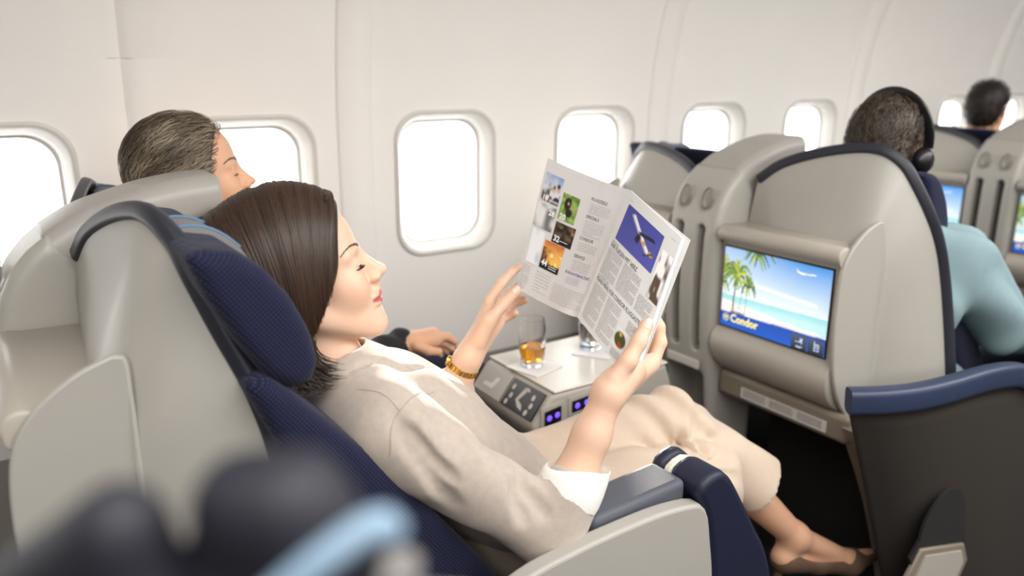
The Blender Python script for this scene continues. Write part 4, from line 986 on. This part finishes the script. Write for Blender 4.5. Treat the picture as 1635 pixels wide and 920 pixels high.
# pumps
def pump(heel, ball, toe, up, parent):
    S = SDF(); S.u(RC(heel, lerp(heel, ball, .5), .032, .028), .02).u(RC(lerp(heel, ball, .5), ball, .028, .030), .02).u(RC(ball, toe, .030, .011), .02)
    ctr = np.array(lerp(heel, ball, .45))+np.array(up)*.035
    S.cut(HS(np.array(heel)+np.array(up)*.012, -np.array(up)), .004) if False else None
    f = np.array(ball)-np.array(heel); f /= np.linalg.norm(f); up_ = np.array(up)-f*(np.array(up) @ f); up_ /= np.linalg.norm(up_); sd = np.cross(up_, f)
    S.cut(EL(np.array(lerp(heel, ball, .42))+up_*.050, (.098, .06, .043), np.stack([f, sd, up_], 1)), .004)
    lo = np.minimum(np.minimum(heel, ball), toe)-.05; hi = np.maximum(np.maximum(heel, ball), toe)+.05
    Vp, Fp = surfnet(S, lo, hi, .0035); Vp = relax(Vp, Fp, 1); o = raw('shoe', Vp, Fp, 'shoe', parent, sharp=0)
    return o, up_
o_, u_ = pump((1.3686, 0.9500, 0.3050), (1.5655, 0.9120, 0.2435), (1.6569, 0.8940, 0.2433), (.25, -.1, .95), LADY)
hp = np.array((1.3649, 0.9500, 0.2999)); sweep('shoe_heel', [hp, hp-u_*.035, hp-u_*.07], circ(.012, 10), 'shoe', LADY, up=(1, 0, 0), scale=[1.2, .7, .5])
pump((1.165, .985, .05), (1.31, .975, .035), (1.40, .97, .03), (.0, 0, 1), LADY)
# hair: smooth dark bob combed back over the ear
HA = SDF()
for c, r in (((-.014, 0, .048), (.112, .088, .097)), ((-.05, 0, .0), (.085, .085, .10))): HA.u(EL(hw(c), r, A), .03)
for s in (-1, 1): HA.u(EL(hw((-.012, .055*s, -.012)), (.066, .034, .083), A), .03)
HA.u(EL(hw((-.085, -.02, -.09)), (.05, .065, .07), A), .04)
HA.u(EL(hw((-.105, -.005, .065)), (.05, .06, .05), A), .04)
HA.cut(EL(hw((.155, 0, -.035)), (.110, .2, .165), A), .008)
HA.keep(HS(hw((.060, 0, .020)), A @ np.array([.745, 0, -.667])), .012)
hlo = np.array(HO)-.24; hhi = np.array(HO)+.22
Va, Fa = surfnet(HA, hlo, hhi, .0036); Va = relax(Va, Fa, 1)
DK = np.array(s2l(46, 31, 21)); n = 4600
rs = np.random.default_rng(3); q = rs.random((n, 6)); m = 16; side = np.where(q[:, 0] < .8, -1., 1.)
xs = .100-.190*q[:, 1]; st = np.stack([xs-.015, -side*(.03+.02*q[:, 2]), .128-.012*q[:, 3]+0*xs], 1)
se = .035+.17*q[:, 1]+.03*(q[:, 3]-.5); en = np.stack([.056-.667*se, side*(.085+.01*q[:, 2]), .018-.745*se], 1)
tt = np.linspace(0, 1, m)[None, :, None]
ctl = np.stack([xs+.006-.02*q[:, 1], side*.13, .12+0*xs], 1)
P = (1-tt)**2*st[:, None]+2*tt*(1-tt)*ctl[:, None]+tt**2*en[:, None]
P = P+.0016*np.sin(tt*7+q[:, 4][:, None, None]*6)*np.array([1, 0, .4])
Pw = np.array(HO)+P @ A.T
clump = vnoise(q[:, 1]*26+3, q[:, 0]*3, 1, 31); off = .0002+.0026*q[:, 5]**2+.0040*clump**2
cols = DK[None]*(.45+.6*q[:, 4:5]+.75*clump[:, None])
V1, F1_, C1_ = strands(HA, Pw, off, .0011, cols)
# loose ends at the nape
n2 = 800; q2 = rs.random((n2, 5)); s2 = np.array((0.3024, 0.9850, 1.0102))+(q2[:, :3]-.5)*np.array([.05, .04, .05]); e2_ = np.array((0.3135, 0.9500, 0.9782))+(q2[:, :3]-.5)*np.array([.06, .03, .035])+(q2[:, 3:4]-.5)*np.array([.03, 0, .01])
c2 = (s2+e2_)/2+np.array([-.02, -.02, -.01]); P2 = (1-tt)**2*s2[:, None]+2*tt*(1-tt)*c2[:, None]+tt**2*e2_[:, None]
V2_, F2_, C2_ = strands(lambda p: np.zeros(len(p)), P2, np.zeros(n2), .0007, DK[None]*(.6+.7*q2[:, 4:5]), 0)
Vv, Ff, Cc = merge([(Va, Fa, ones(Va, DK*.9)), (V1, F1_, C1_), (V2_, F2_, C2_)])
hob = raw('hair', Vv, Ff, 'hair', LADY, sharp=0, cols=Cc)
# brow and lashes
def tufts(name, sdf, Ps, rad, col, parent, off=.0006):
    P = np.array(Ps); V, F, C = strands(sdf, P, np.linspace(off*.5, off*1.5, len(P)), rad, np.tile(np.array(col), (len(P), 1)), 3 if sdf else 0, .1); return raw(name, V, F, 'hair', parent, sharp=0, cols=C)
def brows(parent, hwf, Sd, col, th=.0045, n=150):
    for s in (-1, 1):
        pth = cr([(.0865, .012*s, .0285), (.0835, .024*s, .0335), (.074, .040*s, .0355), (.060, .054*s, .029)], 60); Ps = []
        for i in range(n):
            t = rs.random(); b = pth[int(t*55)]; dv = pth[min(int(t*55)+4, 59)]-b; w = th*(1-.7*t)
            a = b+np.array([0, 0, (rs.random()-.5)*w]); Ps.append([hwf(a+dv*k*1.1+np.array([0, 0, .0008*k])) for k in np.linspace(0, 1, 5)])
        tufts('eyebrow', Sd, Ps, .0005, col, parent, .0005)
brows(LADY, hw, H, s2l(98, 70, 52), .0036, 130)
def lashes(parent, hwf, col, n=46, L=.0095):
    for s in (-1, 1):
        Ps = []
        for i in range(n):
            t = i/(n-1); th = -1.05+2.1*t       # along the lid
            b = np.array([.0705+.0128*math.cos(th)*.98, s*(.031+.0138*math.sin(th)), .0035-.002*math.cos(th)]); o = np.array([math.cos(th)*.85, s*math.sin(th)*.9, -.42])
            ll = L*(.65+.35*math.sin(PI*min(1, .25+t)))*(.85+.3*rs.random())
            Ps.append([hwf(b+o*ll*k+np.array([0, 0, .004*k*k])) for k in np.linspace(-.1, 1, 6)])
        P = np.array(Ps); V, F, C = strands(lambda p: np.zeros(len(p)), P, np.zeros(len(P)), .00038, np.tile(np.array(col), (len(P), 1)), 0, .1); raw('eyelashes', V, F, 'lash', parent, sharp=0)
lashes(LADY, hw, s2l(24, 16, 12))

# gold watch on the left wrist
fd = np.array(LWR)-np.array(LEL); fd /= np.linalg.norm(fd); wc = np.array(LWR)-fd*.018; a1 = np.cross(fd, (0, 0, 1)); a1 /= np.linalg.norm(a1); a2 = np.cross(a1, fd)
wt_ = thing('wristwatch', 'gold link wristwatch on the left wrist of the reading woman', 'watch', tuple(wc))
NL = 22
for i in range(NL):
    t = 2*PI*i/NL; c = wc+(a1*math.cos(t)+a2*math.sin(t))*.0272; tg = -a1*math.sin(t)+a2*math.cos(t); rd = a1*math.cos(t)+a2*math.sin(t)
    V = [c+fd*sx*.0058+tg*sy*.0034+rd*sz*.0016 for sx in (-1, 1) for sy in (-1, 1) for sz in (-1, 1)]
    o = fixn(raw('link', V, [(0, 1, 3, 2), (4, 6, 7, 5), (0, 4, 5, 1), (2, 3, 7, 6), (0, 2, 6, 4), (1, 5, 7, 3)], 'gold', wt_)); bevel(o, .0009, 2)
lathe('watch_case', [(0, .005), (.008, .005), (.0095, .004), (.010, .0), (.009, -.003), (0, -.003)], tuple(wc+a2*.029), 'gold', wt_, 28, tuple(a2))

# ---- short-haired men
def short_hair(parent, A, O, sc, n, length, flow, base, tones, seed, rad=.0011, lift=.006, wav=.004, grow=.012, cutc=(.145, 0, -.05), cutr=(.10, .2, .155)):
    hwf = lambda p: np.array(O)+A @ (np.array(p, float)*sc); S = SDF()
    S.u(EL(hwf((-.014, 0, .048)), np.array((.098+grow, .075+grow*.7, .085+grow))*sc, A), .03).u(EL(hwf((-.055, 0, -.01)), np.array((.055+grow*.5, .066+grow*.4, .075))*sc, A), .03)
    S.cut(EL(hwf(cutc), np.array(cutr)*sc, A), .008).cut(EL(hwf((.06, 0, -.13)), np.array((.13, .2, .09))*sc, A), .01)
    for s in (-1, 1): S.cut(EL(hwf((.0, .085*s, -.012)), np.array((.026, .03, .036))*sc, A), .008)
    Va, Fa = surfnet(S, np.array(O)-.2, np.array(O)+.2, .0045); Va = relax(Va, Fa, 1)
    r = np.random.default_rng(seed); idx = r.integers(0, len(Va), n); p0 = ((Va[idx]-np.array(O)) @ A)/sc
    q = r.random((n, 6)); m = 9; d = np.array([flow(p, qq) for p, qq in zip(p0, q)]); d /= np.linalg.norm(d, axis=1)[:, None]+1e-9
    L = length*(.55+.6*q[:, 0]); t = np.linspace(0, 1, m)[None, :, None]
    lat = np.cross(d, p0/np.linalg.norm(p0, axis=1)[:, None]); ph = (p0[:, 0]*60+p0[:, 2]*50+q[:, 1]*1.2)[:, None, None]
    P = p0[:, None]+d[:, None]*t*L[:, None, None]+lat[:, None]*wav*np.sin(t*6+ph)*t
    of = (.0006+lift*q[:, 2]**1.5); X = np.array(O)+(P*sc) @ A.T
    tones = np.array([s2l(*c) for c in tones]); ci = np.clip(((vnoise(p0[:, 0]*30+5, p0[:, 2]*30+p0[:, 1]*30+9, 1, seed)*.7+q[:, 3]*.45)*len(tones)).astype(int), 0, len(tones)-1)
    V1, F1, C1 = strands(S, X, of, rad, tones[ci]*(.8+.4*q[:, 4:5]), 3, .2)
    Vv, Ff, Cc = merge([(Va, Fa, ones(Va, s2l(*base))), (V1, F1, C1)]); return raw('hair', Vv, Ff, 'hair', parent, sharp=0, cols=Cc)

# man by the window
MAN = thing('person', 'man with grey wavy hair in a black jacket sitting by the window', 'person', (.55, 1.68, 0))
A2 = basis(math.radians(-10), math.radians(9)); N2 = np.array((0.4466, 1.6200, 1.1583)); H2O = tuple(N2-A2 @ (np.array([.1195, 0, -.0195])*0.98)); SKM = s2l(222, 174, 142)
Hm = SDF(); add_head(Hm, A2, H2O, True, sc=0.98); h2 = lambda p: tuple(np.array(H2O)+A2 @ (np.array(p, float)*0.98))
NBm = (.30, 1.68, 1.0); Hm.u(RC(h2((-.02, 0, -.045)), NBm, .058, .062), .025).u(RC(NBm, (.34, 1.69, .85), .07, .12), .03)
Vh, Fh = surfnet(Hm, (.1, 1.5, .85), (.52, 1.86, 1.34), .003); Vh = relax(Vh, Fh, 1, .4); Chm = head_color(Vh, A2, H2O, SKM, s2l(176, 112, 94), True, 0.98, s2l(150, 120, 104))
MW = (0.7784, 1.6200, 0.7410); Hd = SDF(); Hd.u(RC((0.7059, 1.6600, 0.7242), MW, .032, .026), .02).u(RC(MW, (0.8353, 1.6150, 0.7443), .026, .027), .015).u(RC(MW, (0.8477, 1.6400, 0.7183), .024, .02), .015)
for k_, (a, b, c) in enumerate((((0.8387, 1.6050, 0.7498), (0.8705, 1.6000, 0.7452), (0.8884, 1.5950, 0.7302)), ((0.8419, 1.6150, 0.7366), (0.8703, 1.6100, 0.7260), (0.8847, 1.6050, 0.7099)), ((0.8400, 1.6250, 0.7275), (0.8649, 1.6200, 0.7143), (0.8759, 1.6150, 0.7004)), ((0.8364, 1.6350, 0.7187), (0.8559, 1.6300, 0.7032), (0.8635, 1.6250, 0.6916)))): finger(Hd, [a, b, c], .0105-.0006*k_, .005)
finger(Hd, [(0.7801, 1.5900, 0.7432), (0.8019, 1.5750, 0.7307), (0.8277, 1.5700, 0.7239)], .0125, .006)
Vd, Fd = surfnet(Hd, (.62, 1.5, .62), (1.0, 1.75, .82), .003); Vd = relax(Vd, Fd, 1)
Km = SDF().u(RC(NBm, (.34, 1.69, .8), .06, .1), .03).u(RC((.33, 1.6, .93), (.33, 1.53, .90), .045, .045), .03).u(RC((.33, 1.53, .90), (.56, 1.60, .70), .042, .04), .03).u(RC((.56, 1.60, .70), MW, .036, .026), .02)
Vk, Fk = surfnet(Km, (.15, 1.4, .6), (.95, 1.9, 1.1), .01)
V, F, C = merge([(Vh, Fh, Chm), (Vd, Fd, ones(Vd, SKM)), (Vk, Fk, ones(Vk, SKM))]); raw('body', V, F, 'skin_m', MAN, sharp=0, cols=C)
J = SDF(); J.u(EL((.36, 1.70, .82), (.13, .2, .22)), .03).u(RC((.33, 1.60, .93), (.33, 1.52, .90), .07, .07), .03).u(RC((.34, 1.78, .93), (.35, 1.87, .90), .07, .07), .03).u(RC((.33, 1.53, .90), (.56, 1.60, .70), .062, .052), .03).u(RC((.56, 1.60, .70), (0.7583, 1.6300, 0.7388), .05, .038), .02).u(EL((.48, 1.7, .62), (.17, .19, .13)), .04)
J.cut(RC(NBm, (.36, 1.68, 1.2), .066, .07), .01)
J.post = lambda p: .004*np.sin(p @ np.array([70, 30, 50])+2*np.sin(p @ np.array([20, 14, 9])))
Vj, Fj = surfnet(J, (.15, 1.4, .4), (.82, 2.0, 1.1), .008); raw('jacket', relax(Vj, Fj, 1), Fj, 'jacket', MAN, sharp=0)
Q = SDF(); Q.u(RC((.52, 1.62, .56), (.95, 1.62, .58), .09, .07), .03).u(RC((.52, 1.80, .56), (.95, 1.80, .58), .09, .07), .03).u(RC((.95, 1.62, .58), (1.05, 1.62, .12), .07, .055), .03).u(RC((.95, 1.80, .58), (1.05, 1.80, .12), .07, .055), .03)
Vj, Fj = surfnet(Q, (.35, 1.45, .0), (1.2, 1.95, .72), .012); raw('trousers', relax(Vj, Fj, 1), Fj, 'denim', MAN, sharp=0)
short_hair(MAN, A2, H2O, 0.98, 6500, .05, lambda p, q: np.array([-1, .25*(q[5]-.5)+.2*p[1]/.08, -.35-3.2*min(0, p[0]+.02)*-1]), (64, 54, 43), ((62, 52, 42), (82, 71, 57), (106, 93, 76), (146, 131, 110)), 5, .0008, .008, .0045, .005, (.135, 0, -.02), (.105, .2, .15))
brows(MAN, h2, Hm, s2l(96, 76, 58), .006, 120)
lashes(MAN, h2, s2l(60, 46, 36), 24, .005)

# man with headphones in the seat ahead
HEADS = []
PH = thing('person', 'man in pale teal shirt wearing headphones, seen from behind', 'person', (1.95, 1.07, 0))
A3 = basis(math.radians(4), math.radians(4)); H3O = (1.7895, 1.0800, 1.1870); SK3 = s2l(214, 168, 140)
Hp = SDF(); add_head(Hp, A3, H3O, True, sc=.96); h3 = lambda p: tuple(np.array(H3O)+A3 @ (np.array(p, float)*.96)); NB3 = (H3O[0]-.02, 1.08, H3O[2]-.17)
Hp.u(RC(h3((-.02, 0, -.045)), NB3, .06, .064), .025)
Vh, Fh = surfnet(Hp, np.array(H3O)-(.2, .2, .3), np.array(H3O)+.2, .004); Vh = relax(Vh, Fh, 1)
SH3, EL3, WR3 = (1.8892, 0.9300, 0.9333), (2.0522, 0.8800, 0.7539), (2.3129, 0.8700, 0.6860)
Hd = SDF(); Hd.u(RC(lerp(EL3, WR3, .6), WR3, .03, .026), .02).u(RC(WR3, (2.4168, 0.8700, 0.6573), .028, .02), .015)
Vd, Fd = surfnet(Hd, np.array(WR3)-.2, np.array(WR3)+.25, .006); Km = SDF().u(RC(NB3, (H3O[0]+.04, 1.08, H3O[2]-.4), .06, .1), .03).u(RC(NB3, SH3, .05, .045), .03).u(RC(SH3, EL3, .045, .04), .03).u(RC(EL3, WR3, .036, .026), .02)
Vk, Fk = surfnet(Km, np.array(H3O)-(.3, .45, .6), np.array(H3O)+(.6, .3, .1), .01)
V, F, C = merge([(Vh, Fh, ones(Vh, SK3)), (Vd, Fd, ones(Vd, SK3)), (Vk, Fk, ones(Vk, SK3))]); raw('body', V, F, 'skin_m', PH, sharp=0, cols=C)
T3 = SDF(); bx_ = H3O[0]
T3.u(EL((bx_+.04, 1.08, H3O[2]-.36), (.12, .20, .22)), .03).u(RC((bx_, 1.0, H3O[2]-.2), SH3, .06, .068), .04).u(RC((bx_, 1.16, H3O[2]-.2), (bx_+.02, 1.24, H3O[2]-.23), .06, .065), .04)
T3.u(RC(SH3, EL3, .082, .070), .03).u(RC(EL3, lerp(EL3, WR3, .75), .064, .05), .02).u(EL((bx_+.16, 1.08, H3O[2]-.6), (.15, .18, .12)), .05)
T3.post = lambda p: .006*np.sin(p @ np.array([40, 25, 55])+2.5*np.sin(p @ np.array([18, 14, 9])))
Vj, Fj = surfnet(T3, (bx_-.2, .7, .45), (bx_+.6, 1.4, 1.2), .008); raw('shirt', relax(Vj, Fj, 1), Fj, 'teal', PH, sharp=0)
Q = SDF(); Q.u(RC((bx_+.16, 1.0, .56), (bx_+.62, .98, .58), .085, .07), .03).u(RC((bx_+.16, 1.17, .56), (bx_+.62, 1.18, .58), .085, .07), .03).u(RC((bx_+.62, .98, .58), (bx_+.72, .98, .1), .07, .055), .03).u(RC((bx_+.62, 1.18, .58), (bx_+.72, 1.18, .1), .07, .055), .03)
Vj, Fj = surfnet(Q, (bx_, .8, 0), (bx_+.9, 1.4, .8), .014); raw('trousers', relax(Vj, Fj, 1), Fj, 'denim', PH, sharp=0)
short_hair(PH, A3, H3O, .95, 5200, .024, lambda p, q: np.array([-.4+q[5]-.5, 1.2*(q[4]-.5)-2*p[1], -.8+1.0*(q[3]-.5)]), (46, 36, 28), ((44, 35, 28), (60, 49, 39), (78, 65, 53), (104, 90, 76)), 9, .0009, .009, .003, .004, (.15, 0, -.03), (.10, .2, .15))
hp_ = thing('headphones', 'black over-ear headphones on the man in the teal shirt', 'headphones', h3((0, 0, -.1)))
band = [h3((.012-.006*math.cos(t), .093*math.sin(t), .034+.112*math.cos(t))) for t in np.linspace(-1.75, 1.75, 30)]
sweep('headband', band, rrect(.011, .004, .003, 3), 'black', hp_, up=tuple(A3[:, 0]))
for s in (-1, 1):
    c = h3((.0, .086*s, -.016)); lathe('ear_cup', [(0, .022), (.019, .020), (.029, .011), (.031, 0), (.029, -.011), (.018, -.014), (0, -.014)], c, 'black', hp_, 28, tuple(A3[:, 1]*s))

# dark-haired passenger further ahead by the window
FM = thing('person', 'dark-haired passenger far ahead whose head shows above a seat', 'person', (3.55, 1.68, 0))
A4 = basis(math.radians(10), 0); H4O = (3.4240, 1.6600, 1.2197)
Hf = SDF(); add_head(Hf, A4, H4O, True, sc=.86); Hf.u(RC(np.array(H4O)+(-.01, 0, -.05), np.array(H4O)+(-.03, 0, -.2), .058, .062), .03).u(RC(np.array(H4O)+(0, -.12, -.3), np.array(H4O)+(0, .12, -.3), .1, .1), .05).u(RC(np.array(H4O)+(0, 0, -.3), np.array(H4O)+(.1, 0, -.7), .15, .14), .05)
Vh, Fh = surfnet(Hf, np.array(H4O)-(.35, .35, .9), np.array(H4O)+.3, .006); raw('body', relax(Vh, Fh, 1), Fh, 'skin_m', FM, sharp=0, cols=ones(Vh, SKM))
S4 = SDF(); o4 = np.array(H4O); S4.u(RC(o4+(0, -.13, -.3), o4+(0, .13, -.3), .11, .11), .05).u(RC(o4+(0, 0, -.3), o4+(.1, 0, -.7), .165, .15), .05)
Vh, Fh = surfnet(S4, o4-(.4, .4, .95), o4+.3, .012); raw('shirt', relax(Vh, Fh, 1), Fh, 'jacket', FM, sharp=0)
short_hair(FM, A4, H4O, .86, 1800, .022, lambda p, q: np.array([-.3+q[5]-.5, 1.2*(q[4]-.5), .3+q[3]]), (34, 25, 20), ((30, 22, 18), (40, 30, 24), (50, 38, 31)), 11, .0014, .012, .003, .006)
